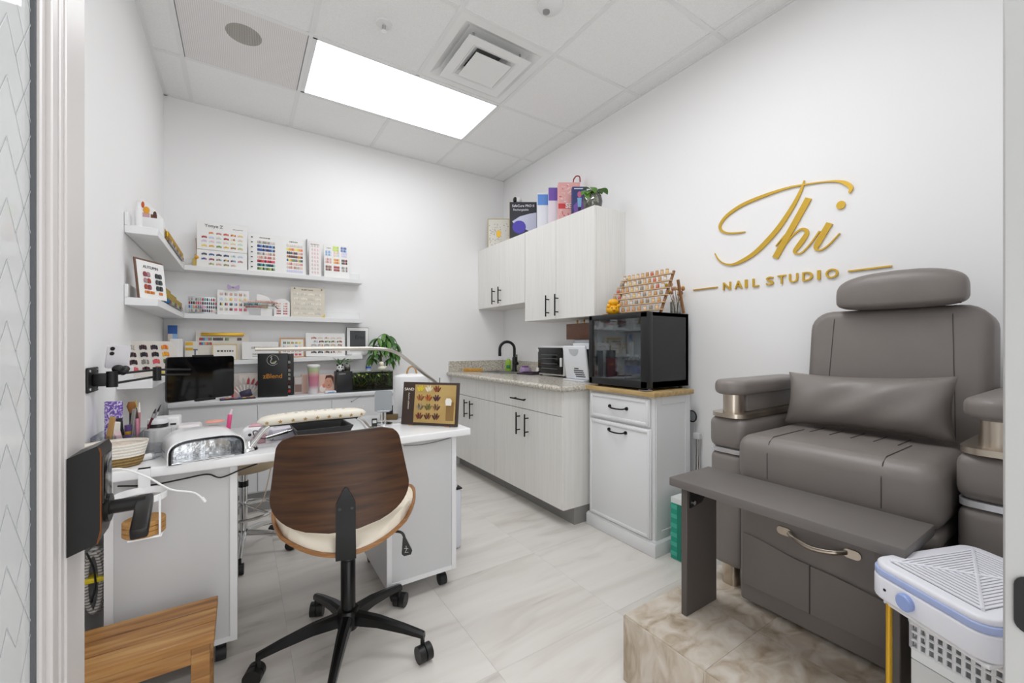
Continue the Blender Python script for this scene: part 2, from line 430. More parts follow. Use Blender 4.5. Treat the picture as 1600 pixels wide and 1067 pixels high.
for i in range(-30, 60):
    for j in range(-6, 50):
        # herringbone of 1x2 bricks rotated by 45 degrees
        bx = i * u; bz = j * u
        k = (i - j) % 4
        segs = []
        if k in (0,): segs = [((bx, bz), (bx + 2 * u, bz)), ((bx, bz), (bx, bz + u))]
        elif k == 2: segs = [((bx, bz), (bx, bz + 2 * u)), ((bx, bz), (bx + u, bz))]
        for p, q in segs:
            rt = lambda a: (.3 + (a[0] - a[1]) * .7071 * .8, .9 + (a[0] + a[1]) * .7071 * 1.25 - .5)
            s_ = clipseg(rt(p), rt(q), (.45, .25), (.82, 1.9))
            if s_ and abs(s_[0][0] - s_[1][0]) > .002:
                (a0, b0), (a1, b1) = s_
                dy, dz = a1 - a0, b1 - b0; L = math.hypot(dy, dz); ny, nz = -dz / L * .0007, dy / L * .0007
                vs = [g.bm.verts.new((-.2362, y, z)) for y, z in ((a0 + ny, b0 + nz), (a1 + ny, b1 + nz), (a1 - ny, b1 - nz), (a0 - ny, b0 - nz))]
                g.bm.faces.new(vs)
o = g.obj('etched_pattern', d, smooth=0, kind='stuff')
# lock
LK = M('#151312', .38, .3); CO = M('#a0643c', .35, .9)
lk = G(LK).prism([(-.22, .829), (-.22, .978), (-.187, .993), (-.183, .983), (-.183, .86), (-.187, .842)], 'y', .887, .955).obj('lock_body', d, label='black keypad lock with copper edges')
g = G(CO)
g.tube([(-.1845, .8872, .99), (-.1825, .8872, .982), (-.1825, .8872, .862), (-.1865, .8872, .842)], .0012, 6)
g.obj('copper_edge', lk)
G(M('#0b0b0c', .12)).box(-.184, -.181, .896, .946, .90, .975, .003).obj('keypad', lk)
g = G(M('#201e1d', .35, .5)).cyl((-.184, .925, .885), (-.135, .925, .885), .011, n=14).cyl((-.186, .925, .885), (-.178, .925, .885), .022, n=18)
lv = Matrix.Translation((-.137, .93, .886)) @ Matrix.Rotation(math.radians(4), 4, 'Z') @ Matrix.Rotation(math.radians(14), 4, 'X')
g.box(-.011, .011, -.098, .008, -.009, .009, .004, 2, mtx=lv)
g.obj('lever', lk)
# right door jamb with strike
j = struct('trim_1', G(M('#aeadab', .4)).box(.752, .93, -.14, .0905, 0, 2.3, .002, 1), label='white door jamb at the right edge', cat='door jamb')  # white jamb; its dimmer light is painted in as a grey colour
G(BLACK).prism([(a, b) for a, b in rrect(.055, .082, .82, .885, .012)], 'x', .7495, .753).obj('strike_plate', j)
# ------------------------------------------------------------------ kitchenette on the right wall
def bar_pull(parent, x, y, z0, z1, horiz=False, y1=None):
    g = G(MBLACK)
    if not horiz:
        g.cyl((x - .032, y, z0), (x - .032, y, z1), .0055, n=10)
        for z in (z0 + .03, z1 - .03): g.cyl((x - .032, y, z), (x, y, z), .0045, n=8)
    else:
        g.cyl((x - .032, y, z0), (x - .032, y1, z0), .0055, n=10)
        for yy in (y + .03 * (1 if y1 > y else -1), y1 - .03 * (1 if y1 > y else -1)): g.cyl((x - .032, yy, z0), (x, yy, z0), .0045, n=8)
    return g.obj('handle', parent, label='black bar handle')
FX = 1.68
def base_unit(label, ya, yb, drawer):
    t = thing('base_cabinet', label, 'cabinet', (1.98, (ya + yb) / 2, 0))
    g = G(KITCH).box(FX + .02, XR - .002, ya, yb, .111, .857)
    if ya < 2.1: g.box(FX + .006, XR - .002, ya - .004, ya + .015, .111, .857)
    g.obj('carcass', t, smooth=0)
    G(M('#8d8b88', .6)).box(FX + .1, XR - .002, ya + .0, yb, 0, .111).obj('toe_kick', t, smooth=0)
    ym = (ya + yb) / 2
    f = G(KITCH).box(FX, FX + .019, ya + .002, yb - .002, .699, .855, .0012, 1).obj('drawer_front', t)
    if drawer: bar_pull(f, FX, 2.538, .765, 0, True, 2.36)
    for a, b, hy in ((ya + .002, ym - .0015, ym - .045), (ym + .0015, yb - .002, ym + .06)):
        dd = G(KITCH).box(FX, FX + .019, a, b, .113, .695, .0012, 1).obj('door', t)
        bar_pull(dd, FX, hy, .512, .668)
    return t
base_unit('white wood-grain base cabinet with drawer, nearer the small fridge', 1.99, 2.814, True)
base_unit('white wood-grain sink base cabinet in the back corner', 2.816, 3.643, False)
t = thing('countertop', 'speckled beige granite countertop with backsplash over the base cabinets', 'countertop', (1.97, 2.8, .857))
# slab with a hole for the sink: X 1.93-2.2, Y 3.1-3.5
g = G(GRANITE)
sx0, sx1, sy0, sy1 = 1.90, 2.14, 3.07, 3.50
for a in ((1.655, sx0, 1.968, YB - .001), (sx1, XR - .001, 1.968, YB - .001), (sx0, sx1, 1.968, sy0), (sx0, sx1, sy1, YB - .001)): g.box(*a, .857, .895)
g.cyl((1.657, 1.968, .876), (1.657, YB - .001, .876), .0185, n=12); g.cyl((1.657, 1.97, .876), (XR - .001, 1.97, .876), .0185, n=12)
g.obj('slab', t, smooth=50)
G(GRANITE).box(XR - .021, XR - .001, 1.968, YB - .001, .895, .995, .002, 1).obj('backsplash', t)
G(GRANITE).box(1.66, XR - .022, YB - .021, YB - .001, .895, .995, .002, 1).obj('backsplash', t)
STEEL = M('#b9b9b8', .3, 1)
t = thing('sink', 'stainless steel sink set into the granite counter', 'sink', (2.02, 3.285, .72))
g = G(STEEL)
for a in ((sx0, sx0 + .006, sy0, sy1), (sx1 - .006, sx1, sy0, sy1), (sx0, sx1, sy0, sy0 + .006), (sx0, sx1, sy1 - .006, sy1)): g.box(*a, .72, .893)
g.box(sx0, sx1, sy0, sy1, .715, .722); g.obj('bowl', t, smooth=0)
g = G(STEEL)
for a in ((sx0 - .015, sx0 + .006, sy0 - .015, sy1 + .015), (sx1 - .006, sx1 + .015, sy0 - .015, sy1 + .015), (sx0, sx1, sy0 - .015, sy0 + .006), (sx0, sx1, sy1 - .006, sy1 + .015)): g.box(*a, .8955, .899, .001, 1)
g.obj('rim', t)
t = thing('faucet', 'matte black gooseneck kitchen faucet behind the sink', 'faucet', (2.19, 3.30, .895))
fx, fy = 2.19, 3.30
g = G(M('#1b1b1c', .4, .4)).lathe([(.03, 0), (.03, .008), (.022, .02), (.021, .13), (.017, .14)], (fx, fy, .895), 20); g.obj('body', t)
pts = [(fx, fy, 1.03), (fx, fy, 1.11)] + [(fx - .07 + .07 * math.cos(a), fy + (.02 - .02 * math.cos(a)), 1.11 + .07 * math.sin(a)) for a in [math.pi * k / 12 for k in range(1, 13)]] + [(fx - .14, fy + .04, 1.075)]
G(M('#1b1b1c', .4, .4)).tube(pts, .0135, 12).cyl((fx - .14, fy + .04, 1.08), (fx - .14, fy + .04, 1.045), .0145).obj('spout', t)
G(M('#1b1b1c', .4, .4)).cyl((fx, fy, .975), (fx - .005, fy - .055, .975), .016).cyl((fx - .005, fy - .05, .975), (fx - .01, fy - .055, 1.06), .006, n=8).obj('handle', t)
# upper cabinets
UX = 1.985
def upper(label, ya, yb, z0, z1, hz):
    t = thing('wall_cabinet', label, 'cabinet', (2.14, (ya + yb) / 2, z0))
    G(KITCH).box(UX + .02, XR - .002, ya, yb, z0, z1).obj('carcass', t, smooth=0)
    ym = (ya + yb) / 2
    for a, b, hy in ((ya + .0015, ym - .0015, ym - .025), (ym + .0015, yb - .0015, ym + .085)):
        dd = G(KITCH).box(UX, UX + .019, a, b, z0 + .001, z1 - .001, .0012, 1).obj('door', t)
        bar_pull(dd, UX, hy - .0, hz[0], hz[1])
upper('tall white wall cabinet with two doors and black handles', 2.018, 2.833, 1.345, 2.092, (1.368, 1.53))
upper('short white wall cabinet in the corner above the sink', 2.835, 3.643, 1.505, 2.09, (1.528, 1.68))
# fridge cabinet
CW = M('#e8e9ea', .4)
t = thing('trash_cabinet', 'white tilt-out cabinet with oak top under the small fridge', 'cabinet', (2.03, 1.7, 0))
G(CW).box(1.878, 2.19, 1.45, 1.953, .0, .865).obj('body', t, smooth=0)
g = G(CW)      # framed near side: stiles and rails around a recessed panel
for a in ((1.885, 1.93, .08, .865), (2.145, 2.19, .08, .865), (1.93, 2.145, .08, .13), (1.93, 2.145, .82, .865)): g.box(a[0], a[1], 1.4465, 1.4505, a[2], a[3], .0012, 1)
g.obj('side_frame', t)
G(CW).box(1.86, 2.2, 1.435, 1.967, 0, .072, .004, 2).prism([(1.435, .072), (1.967, .072), (1.955, .084), (1.447, .084)], 'x', 1.866, 2.195).obj('plinth', t)
G(OAK).box(1.845, 2.205, 1.43, 1.975, .866, .893, .004, 2).obj('top', t)
def shaker(name, y0, y1, z0, z1):
    p = G(CW).box(1.862, 1.877, y0, y1, z0, z1, .003, 2).obj(name, t)
    g = G(CW)
    w = .022
    for a in ((y0 + .006, y0 + w, z0 + .006, z1 - .006), (y1 - w, y1 - .006, z0 + .006, z1 - .006), (y0 + w, y1 - w, z0 + .006, z0 + w), (y0 + w, y1 - w, z1 - w, z1 - .006)): g.box(1.856, 1.864, *a, .003, 2)
    g.obj('moulding', p); return p
def bow(parent, x, y0, y1, z):
    ym = (y0 + y1) / 2
    g = G(MBLACK).tube(bez([(x, y0, z + .004), (x - .018, y0 + (ym - y0) * .3, z - .002), (x - .024, ym, z - .004), (x - .018, y1 + (ym - y1) * .3, z - .002), (x, y1, z + .004)], 6), .0045, 8)
    for y in (y0, y1): g.lathe([(.0001, -.012), (.009, -.008), (.011, 0), (.008, .004), (.0001, .006)], (0, 0, 0), 10, Matrix.Translation((x + .001, y, z + .003)) @ Matrix.Rotation(math.pi / 2, 4, 'Y'))
    g.obj('handle', parent, label='black arched handle')
p = shaker('drawer', 1.474, 1.93, .70, .852); bow(p, 1.86, 1.762, 1.632, .779)
p = shaker('door', 1.466, 1.936, .088, .688); bow(p, 1.86, 1.768, 1.64, .638)
# small fridge
t = thing('mini_fridge', 'black glass-door mini fridge standing on the white cabinet', 'fridge', (2.06, 1.715, .893))
FB = M('#1b1b1e', .42); y0, y1, z0, z1 = 1.488, 1.942, .907, 1.335
g = G(FB).box(1.905, 2.235, y0, y0 + .025, z0, z1, .003, 1).box(1.905, 2.235, y1 - .025, y1, z0, z1, .003, 1).box(1.905, 2.235, y0, y1, z1 - .025, z1, .003, 1).box(1.905, 2.235, y0, y1, z0, z0 + .04, .003, 1).box(2.21, 2.235, y0, y1, z0, z1)
g.obj('cabinet', t)
g = G(M('#eef0f2', .4)).box(2.205, 2.21, y0 + .025, y1 - .025, z0 + .04, z1 - .025).box(1.91, 2.205, y0 + .025, y0 + .028, z0 + .04, z1 - .025).box(1.91, 2.205, y1 - .028, y1 - .025, z0 + .04, z1 - .025)
g.obj('liner', t, smooth=0)
g = G(FB)
for a in ((y0 - .006, y0 + .048, z0, z1), (y1 - .03, y1 + .004, z0, z1), (y0, y1, z0, z0 + .042), (y0, y1, z1 - .032, z1)): g.box(1.862, 1.902, *a, .004, 2)
dr = g.obj('door_frame', t)
G(glass_mat('fridge_glass', '#dde1e3', .14)).box(1.868, 1.872, y0 + .046, y1 - .028, z0 + .04, z1 - .03).obj('glass', dr, smooth=0)
G(STEEL).box(1.85, 1.9, y0 - .004, y0 + .05, .896, .902).cyl((1.9, y0 + .02, .8935), (1.9, y0 + .02, .907), .008).obj('hinge', t)
G(RUB).cyl((2.2, y0 + .03, .8935), (2.2, y0 + .03, .91), .012).cyl((1.92, y1 - .04, .8935), (1.92, y1 - .04, .91), .012).cyl((2.2, y1 - .04, .8935), (2.2, y1 - .04, .91), .012).parts('foot', t)
g = G(M('#e8eaec', .3))
for k in range(14): g.cyl((1.93, y0 + .035 + k * .03, 1.235), (2.2, y0 + .035 + k * .03, 1.235), .002, n=6)
g.cyl((1.93, y0 + .03, 1.235), (1.93, y1 - .03, 1.235), .003, n=6).cyl((2.19, y0 + .03, 1.235), (2.19, y1 - .03, 1.235), .003, n=6)
g.obj('wire_shelf', t)
# water bottles in the fridge
g = G(glass_mat('pet', '#dfe8f2', .25)).lathe([(.026, 0), (.028, .01), (.027, .09), (.022, .11), (.011, .125), (.011, .135)], (0, 0, 0), 12)
g.m(M('#3f66b8', .5)).lathe([(.0285, .035), (.0285, .08)], (0, 0, 0), 12)
g.m(M('#f0f2f5', .4)).lathe([(.0125, .132), (.0125, .147)], (0, 0, 0), 10)
bt = g.obj('water_bottle', loc=(1.94, 1.56, .948), local=True, label='small water bottle with blue label inside the mini fridge', cat='bottle', group='water bottles in the fridge')
bt['label'] = 'small water bottle with blue label in the fridge, front row, nearest the hinge'
for (x, y, lb) in ((1.94, 1.625, 'front row, second from the hinge'), (1.945, 1.69, 'front row, third from the hinge'), (2.0, 1.57, 'middle row, nearest the hinge'), (2.0, 1.635, 'middle row, second from the hinge'), (2.0, 1.70, 'middle row, third from the hinge'), (2.06, 1.6, 'back row, nearest the hinge'), (2.06, 1.665, 'back row, second from the hinge')): inst(bt, (x, y, .948), label='small water bottle with blue label in the fridge, ' + lb)
G(M('#c46a78', .5)).lathe([(.03, 0), (.036, .12), (.034, .121)], (1.96, 1.84, .948), 16).obj('pink_cup', loc=(1.96, 1.84, .948), label='pink cup at the far side inside the mini fridge', cat='cup')
for k, (yy, hh, lab) in enumerate(((1.86, .05, 'left'), (1.76, .035, 'middle'), (1.62, .04, 'right'))):
    G(M(('#e9e9e9', '#b9bcc0', '#d8dce2')[k], .5)).box(1.95, 2.08, yy - .04, yy + .04, 1.238, 1.238 + hh, .006, 2).obj('food_box', loc=(2.0, yy, 1.238), label='pale box on the wire shelf inside the mini fridge, ' + lab + ' one of three', cat='box')
# ------------------------------------------------------------------ recliner on tiled platform
pf = struct('platform', G(M('#7d7468', .7)).box(1.104, XR, -.3, .972, 0, .218), label='raised beige stone-tiled platform under the recliner', cat='platform')
TRAV = ramp_mat('travertine', [(.28, '#9c8a74'), (.42, '#b9aa97'), (.53, '#c9bdae'), (.72, '#d8d0c5')], (1.6, 2.4, 1.1), scale=7.5, detail=14, dist=.9, rough=.35, rnd=11, bump=.15)
for i in range(5):
    for k in range(4):
        x0, y1 = 1.10 + i * .295, .977 - k * .295
        if i < 4: G(TRAV).box(x0 + (.0005 if i else .0035), min(x0 + .2942, XR), y1 - .2942, y1, .218, .224).obj('stone_tile', pf, smooth=0)
        if i == 0:
            G(TRAV).box(1.098, 1.103, y1 - .2942, y1, 0.001, .2212).obj('stone_tile', pf, smooth=0)
        if k == 0 and i < 4: G(TRAV).box(x0, min(x0 + .2942, XR), .972, .977, .001, .218).obj('stone_tile', pf, smooth=0)
R = thing('recliner', 'taupe leather pedicure recliner with headrest on the tiled platform', 'recliner', (1.85, .54, .224))
G(M('#4a4542', .5)).box(1.53, 2.12, .285, .80, .245, .64, .02, 3).obj('base', R)
DK = UPH
# front panel with pocket
fp = G(DK).box(1.512, 1.535, .288, .80, .236, .625, .01, 3).obj('front_panel', R)
def pocket(y0, y1, zt0, zt1, mid):
    pts = [(y1, .30), (y1, zt1)] + [(y1 + (y0 - y1) * k / 8, zt1 + (zt0 - zt1) * (.5 - .5 * math.cos(math.pi * k / 8)) ) for k in range(1, 9)] + [(y0, .30)]
    G(DK).prism(pts, 'x', 1.503, 1.513).obj('pocket', fp)
pocket(.578, .782, .452, .478, 0); pocket(.30, .576, .425, .45, 0)
G(SEAMD).box(1.5005, 1.513, .5755, .5785, .3, .45).obj('pocket_seam', fp)
g = G(NICKEL)
y0, y1, zz = .652, .47, .532
g.tube(bez([(1.507, y0 - .015, zz), (1.488, y0 - .04, zz - .006), (1.478, (y0 + y1) / 2, zz - .012), (1.488, y1 + .04, zz - .006), (1.507, y1 + .015, zz)], 6), .0075, 10)
for y in (y0, y1): g.prism([(y + a, zz + b) for a, b in rrect(-.022, .022, -.013, .013, .0125, 4)], 'x', 1.505, 1.5125)
g.obj('handle', R, label='brushed metal pull handle')
# seat cushion
def cushion(g, x0, x1, y0, y1, z0, z1, r, seg=5): return g.box(x0, x1, y0, y1, z0, z1, r, seg)
g = cushion(G(UPH), 1.475, 2.06, .278, .802, .655, .835, .05, 6)
st = g.obj('seat', R, smooth=60)
cushion(G(UPH), 1.49, 2.06, .285, .797, .615, .662, .015, 3).obj('seat_lip', R, smooth=60)
g = G(SEAMD)
for y in (.395, .69): g.tube([(1.4745, y, .70), (1.4735, y, .78), (1.488, y, .822), (1.52, y, .8365), (1.75, y, .8365)], .0013, 6)
for k in range(5): yy = .42 + k * .06; g.tube([(1.72, yy, .8362), (1.85, yy, .8362)], .0013, 6)
g.parts('seam', st)
# backrest
tilt = Matrix.Translation((1.98, 0, .8)) @ Matrix.Rotation(math.radians(6), 4, 'Y') @ Matrix.Translation((-1.98, 0, -.8))
pts = arc(.695, 1.215, .075, 0, 90, 6) + arc(.335, 1.215, .075, 90, 180, 6) + [(.255, .72), (.775, .72)]
t = bmesh.new()
a = [t.verts.new((1.955, y, z)) for y, z in pts]; b = [t.verts.new((2.11, y, z)) for y, z in pts]
n = len(pts)
for k in range(n): t.faces.new((a[k], a[(k + 1) % n], b[(k + 1) % n], b[k]))
fa = t.faces.new(a[::-1]); fb = t.faces.new(b)
bmesh.ops.recalc_face_normals(t, faces=t.faces)
eds = [e for e in t.edges if (fa in e.link_faces or fb in e.link_faces)]
bmesh.ops.bevel(t, geom=eds, offset=.032, segments=4, profile=.5, affect='EDGES')
bmesh.ops.transform(t, matrix=tilt, verts=t.verts)
g = G(UPH); g.merge(t); bk = g.obj('backrest', R, smooth=60)
g = G(SEAMD)
for y0, y1 in ((.682, .70), (.35, .335)): g.tube([tilt @ Vector(p) for p in ((1.9545, y1, .80), (1.954, y0, 1.25), (1.962, y0, 1.275), (1.98, y0, 1.288))], .0012, 6)
g.parts('seam', bk)
# headrest: puffy lozenge
def hr(u, v):
    a = 2 * math.pi * u; ph = math.pi * (v - .5)
    cy, sy = math.cos(ph), math.sin(ph)
    f = lambda w, e: math.copysign(abs(w) ** e, w)
    y = .178 * f(sy, .55)
    k = abs(cy) ** .42
    x = .055 * k * f(math.cos(a), .75)
    z = (.072 if math.sin(a) > 0 else .05) * k * f(math.sin(a), .75 if math.sin(a) > 0 else .4) + (.018 if math.sin(a) > 0 else 0) * (1 - (y / .178) ** 2)
    return Vector((2.0 + x, .49 + y, 1.332 + z))
g = G(UPH); g.surf(hr, 28, 22, True)
hd = g.obj('headrest', R, smooth=70)
G(SEAMD).tube([Vector((2.0 + .055 * .62 * math.cos(a) * 1.02, .49 - .158, 1.338 + .066 * .72 * math.sin(a) * 1.0)) for a in [2 * math.pi * k / 20 for k in range(20)]], .0018, 6, True).obj('zip_seam', hd)
# arms
for sgn, ya, yb in ((1, .81, .95), (-1, .13, .27)):
    ym = (ya + yb) / 2
    am = cushion(G(UPH), 1.555, 2.16, ya, yb, .75, .872, .03, 4).obj('arm', R, smooth=60)
    cushion(G(UPH), 1.555, 2.16, ya + .003, yb - .003, .30, .738, .03, 4).obj('arm_side', R, smooth=60)
    G(M('#d8d8da', .25, .6)).prism([(1.557 + x, ym + y) for x, y in rrect(0, .58, -.066, .066, .03, 5)], 'z', .736, .752).obj('trim_band', am)
    G(NICKEL).prism([(x, ym + y) for x, y in rrect(1.548, 2.15, -.066, .066, .05, 6)], 'z', .872, .888).obj('metal_plate', am)
    G(NICKEL).cyl((1.615, ym, .886), (1.615, ym, .962), .036, n=24).obj('post', am)
    G(UPH).box(1.66, 2.1, ym - .032, ym + .032, .886, .962, .01, 2).obj('arm_block', am)
    t = bmesh.new()
    pts = arc(1.61, ym, .062, 90, 270, 10) + [(2.09, ym - .062), (2.12, ym - .04), (2.12, ym + .04), (2.09, ym + .062)]
    a = [t.verts.new((x, y, .958)) for x, y in pts]; b = [t.verts.new((x, y, 1.015)) for x, y in pts]; n = len(pts)
    for k in range(n): t.faces.new((a[k], a[(k + 1) % n], b[(k + 1) % n], b[k]))
    fa = t.faces.new(a[::-1]); fb = t.faces.new(b); bmesh.ops.recalc_face_normals(t, faces=t.faces)
    bmesh.ops.bevel(t, geom=[e for e in t.edges if fa in e.link_faces or fb in e.link_faces], offset=.02, segments=4, profile=.5, affect='EDGES')
    g = G(UPH); g.merge(t); g.obj('arm_pad', R, smooth=60)
    G(NICKEL).prism([(1.575 + x, ym + y) for x, y in rrect(0, .05, -.03, .03, .02, 4)], 'z', .224, .302).obj('leg', R)
    G(RUB).cyl((2.08, ym, .224), (2.08, ym, .302), .025).obj('leg', R)
# lumbar pillow lying on the seat
def pil(sg):
    def f(u, v):
        a, b = 2 * u - 1, 2 * v - 1
        e = (1 - abs(a) ** 3.2) * (1 - abs(b) ** 2.6)
        th = .062 * max(e, 0) ** .55
        wr = .006 * math.sin(9 * a + 4 * b) * (1 - a * a) * (1 - b * b)
        pin = 1 - .055 * (1 - b * b) * abs(a) ** 6
        pz = 1 - .14 * (1 - abs(a) ** 2.2)
        y = .238 * a * pin; z = .105 * b * pz
        return Vector((sg * (th + .002) + wr, y, z))
    return f
pm = Matrix.Translation((1.845, .55, .945)) @ Matrix.Rotation(math.radians(16), 4, 'Y') @ Matrix.Rotation(math.radians(-1.5), 4, 'X')
g = G(UPH); g.sheet(pil(1), pil(-1), 30, 18)
g.obj('lumbar_pillow', loc=(1.845, .55, .84), label='taupe leather lumbar pillow lying on the recliner seat', cat='pillow', mtx=pm, smooth=80)
# footrest bench in front of the recliner
T = thing('footrest_bench', 'taupe wooden step bench standing in front of the recliner', 'bench', (1.33, .585, .224))
TP = M('#6c6764', .45)
G(TP).box(1.22, 1.452, .285, .885, .672, .70, .003, 2).obj('top', T)
G(M('#59534f', .5)).box(1.268, 1.448, .85, .872, .224, .672, .002, 1).obj('leg', T)
G(M('#59534f', .5)).box(1.268, 1.448, .305, .327, .224, .672, .002, 1).obj('leg', T)
for y, sg in ((.85, -1), (.327, 1)):
    g = G(BLACK).prism([(1.283, .672), (1.395, .672), (1.395, .64), (1.35, .60), (1.283, .592)], 'y', y, y + sg * .004)
    g.box(1.283, 1.395, min(y, y + sg * .05), max(y, y + sg * .05), .667, .672)
    b = g.obj('bracket', T)
    g = G(CHROME)
    for x, z in ((1.30, .608), (1.30, .648), (1.372, .648)): g.cyl((x, y + sg * .004, z), (x, y + sg * .009, z), .0075, n=10)
    g.parts('screw', b)
# ------------------------------------------------------------------ desk
T = thing('manicure_desk', 'white manicure desk with two cabinet pedestals in the middle', 'desk', (.245, 2.08, 0))
G(GLOSSW).box(XL + .004, .925, 1.772, 2.40, .716, .75, .006, 3).obj('top', T)
DWH = M('#cbcbcc', .3); DLT = M('#e4e4e5', .3)
for k, (x0, x1) in enumerate(((-.363, -.012), (.528, .858))):
    pd = G(DWH).box(x0, x1, 1.802, 2.30, .085, .716, .001, 1).obj('pedestal', T)
    g = G(DLT).box(x0, x0 + .022, 1.796, 1.803, .085, .716).box(x1 - .022, x1, 1.796, 1.803, .085, .716).box(x0 + .022, x1 - .022, 1.798, 1.803, .085, .104)
    g.obj('edge_frame', pd, smooth=0)
    for x in (x0 + .05, x1 - .05):
        for y in (1.85, 2.25):
            g = G(RUB).cyl((x - .016, y, .028), (x + .016, y, .028), .028, n=16).box(x - .01, x + .01, y - .012, y + .012, .05, .086)
            g.obj('caster', pd)
# ------------------------------------------------------------------ wooden office chair
def caster(parent, x, y, ang, r=.029, mats=(BLACK, RUB)):
    g = G(mats[0]).cyl((x, y, .05), (x, y, .098), .008, n=10)
    ca, sa = math.cos(ang), math.sin(ang)
    for o in (-.014, .014): g.cyl((x - sa * (o - .011) + ca * .012, y + ca * (o - .011) + sa * .012, r), (x - sa * (o + .011) + ca * .012, y + ca * (o + .011) + sa * .012, r), r, n=20)
    mm = Matrix.Translation((x + ca * .012, y + sa * .012, r)) @ Matrix.Rotation(ang, 4, 'Z')
    g.box(-.031, .031, -.007, .007, .004, .034, .004, 2, mtx=mm)
    return g.obj('caster', parent)
CX, CY = .335, 1.632
T = thing('office_chair', 'walnut shell office chair with quilted cream seat on black casters', 'chair', (CX, CY, 0), math.radians(-13))
mw = WM[T]
def lw(x, y, z): return mw @ Vector((x, y, z))
CB = M('#121213', .28, .35)
# back shell in local coords
def bw(v):
    if v < .38: return .208 * (max(0, 1 - ((.38 - v) / .38) ** 2.3)) ** .42
    w = .208 - .034 * (v - .38) / .62
    if v > .86: w = w - .05 * (1 - math.sqrt(max(0, 1 - ((v - .86) / .14) ** 2)))
    return w
def bsurf(off, z0=.571, h=.317, shrink=0):
    def f(u, v):
        a = 2 * u - 1; vv = max(.004, v)
        w = max(.02, bw(vv) - shrink)
        x = a * w; z = z0 + shrink + (h - 2 * shrink) * v
        y = -.262 + 1.05 * x * x + off - .30 * (z - z0 - .14) ** 2 * .8 - .08 * (z - z0)
        return Vector((x, y, z))
    return f
ROLL = Matrix.Translation((-.012, 0, .73)) @ Matrix.Rotation(math.radians(-2.2), 4, 'Y') @ Matrix.Translation((0, 0, -.736))
g = G(WALNUT); g.sheet(bsurf(0), bsurf(.013), 24, 26); g.obj('backrest_shell', T, True, smooth=50, mtx=ROLL)
def pad(u, v):
    p = bsurf(.013, shrink=.006)(u, v); e = (1 - (2 * u - 1) ** 6) * (1 - (2 * v - 1) ** 6); p.y += .024 * e + .004; return p
g = G(CREAM); g.sheet(bsurf(.0125, shrink=.006), pad, 20, 20); g.obj('backrest_pad', T, True, smooth=60, mtx=ROLL)
# seat
def so(u, v, r):   # superellipse disc mapping
    a, b = 2 * u - 1, 2 * v - 1
    x = a * math.sqrt(max(0, 1 - .38 * b * b)); y = b * math.sqrt(max(0, 1 - .38 * a * a))
    return x * 1.08 * r, y * 1.06 * r
def seatf(off, r):
    def f(u, v):
        x, y = so(u, v, r)
        return Vector((x, y - .03, .47 + 1.9 * x * x + .25 * max(0, -y) ** 2 + off))
    return f
def seatp(u, v):
    p = seatf(.012, .214)(u, v); x, y = so(u, v, 1)
    e = max(0, (1 - abs(x / 1.0) ** 8)) * max(0, (1 - abs(y) ** 8))
    q = abs(math.sin((p.x + p.y) * 38)) ** .35 * abs(math.sin((p.x - p.y) * 38)) ** .35
    p.z += .045 * max(0, e) ** .4 + .006 * q * e + .004; return p
WEDGE = ramp_mat('plywood_edge', [(.3, '#8a5c34'), (.7, '#a77a4d')], (3, 3, 60), scale=3, rough=.45)
g = G(WEDGE); g.sheet(seatf(0, .224), seatf(.013, .224), 26, 26); g.obj('seat_shell', T, True, smooth=50)
g = G(CREAM); g.sheet(seatf(.0125, .214), seatp, 40, 40); sp = g.obj('seat_cushion', T, True, smooth=70)
# back bracket strip
def strip(pts, ws, th):
    g = G(M('#151516', .42, .2)); prev = None
    L = [Vector(p) for p in pts]
    for i, p in enumerate(L):
        d = (L[min(i + 1, len(L) - 1)] - L[max(0, i - 1)]).normalized(); nn = Vector((0, d.z, -d.y)) * th
        q = [g.bm.verts.new(p + Vector((-ws[i], 0, 0))), g.bm.verts.new(p + Vector((ws[i], 0, 0))), g.bm.verts.new(p + Vector((ws[i], 0, 0)) + nn), g.bm.verts.new(p + Vector((-ws[i], 0, 0)) + nn)]
        if prev: g.bridge(prev, q)
        else: g.cap(q)
        prev = q
    g.cap(prev); return g
g = strip([(0, -.27, .702), (0, -.272, .695), (0, -.269, .655), (0, -.267, .62), (0, -.266, .57), (0, -.268, .50), (0, -.262, .478), (0, -.24, .468), (0, -.1, .466), (0, .06, .466)], [.004, .009, .028, .029, .029, .03, .03, .03, .03, .03], .006)
br = g.obj('back_bracket', T, True, smooth=30)
g = G(M('#3a3a3c', .3, .6))
for x in (-.018, .018): g.cyl((x, -.275, .638), (x, -.27, .638), .005, n=10)
g.parts('bolt', br, local=True)
g = G(CB).box(-.07, .07, -.08, .1, .442, .466, .006, 2).obj('mechanism', T, True)
g = G(BLACK).tube(bez([(.06, -.02, .452), (.16, -.06, .452), (.19, -.07, .445), (.20, -.075, .42)], 5), .005, 8)
g.obj('lever_rod', T, True)
lk2 = G(BLACK).prism([(.192, .425), (.203, .427), (.226, .378), (.221, .364), (.196, .362), (.188, .370)], 'y', -.08, -.068).obj('lever_handle', T, True)
g = G(M('#cfcfcf', .5)); g.tube([(.203, -.0805, .40), (.205, -.0805, .385), (.199, -.0805, .375), (.212, -.0805, .375)], .0011, 4); g.tube([(.196, -.0805, .392), (.211, -.0805, .388)], .0011, 4); g.obj('lever_print', lk2, True)
G(CHROME).cyl((0, 0, .34), (0, 0, .445), .014).obj('gas_lift', T, True)
G(CB).lathe([(.026, .115), (.026, .345), (.022, .35)], (0, 0, 0), 22).obj('column', T, True)
G(CB).lathe([(.036, .095), (.042, .11), (.042, .15), (.036, .165), (.027, .168)], (0, 0, 0), 24).obj('hub', T, True)
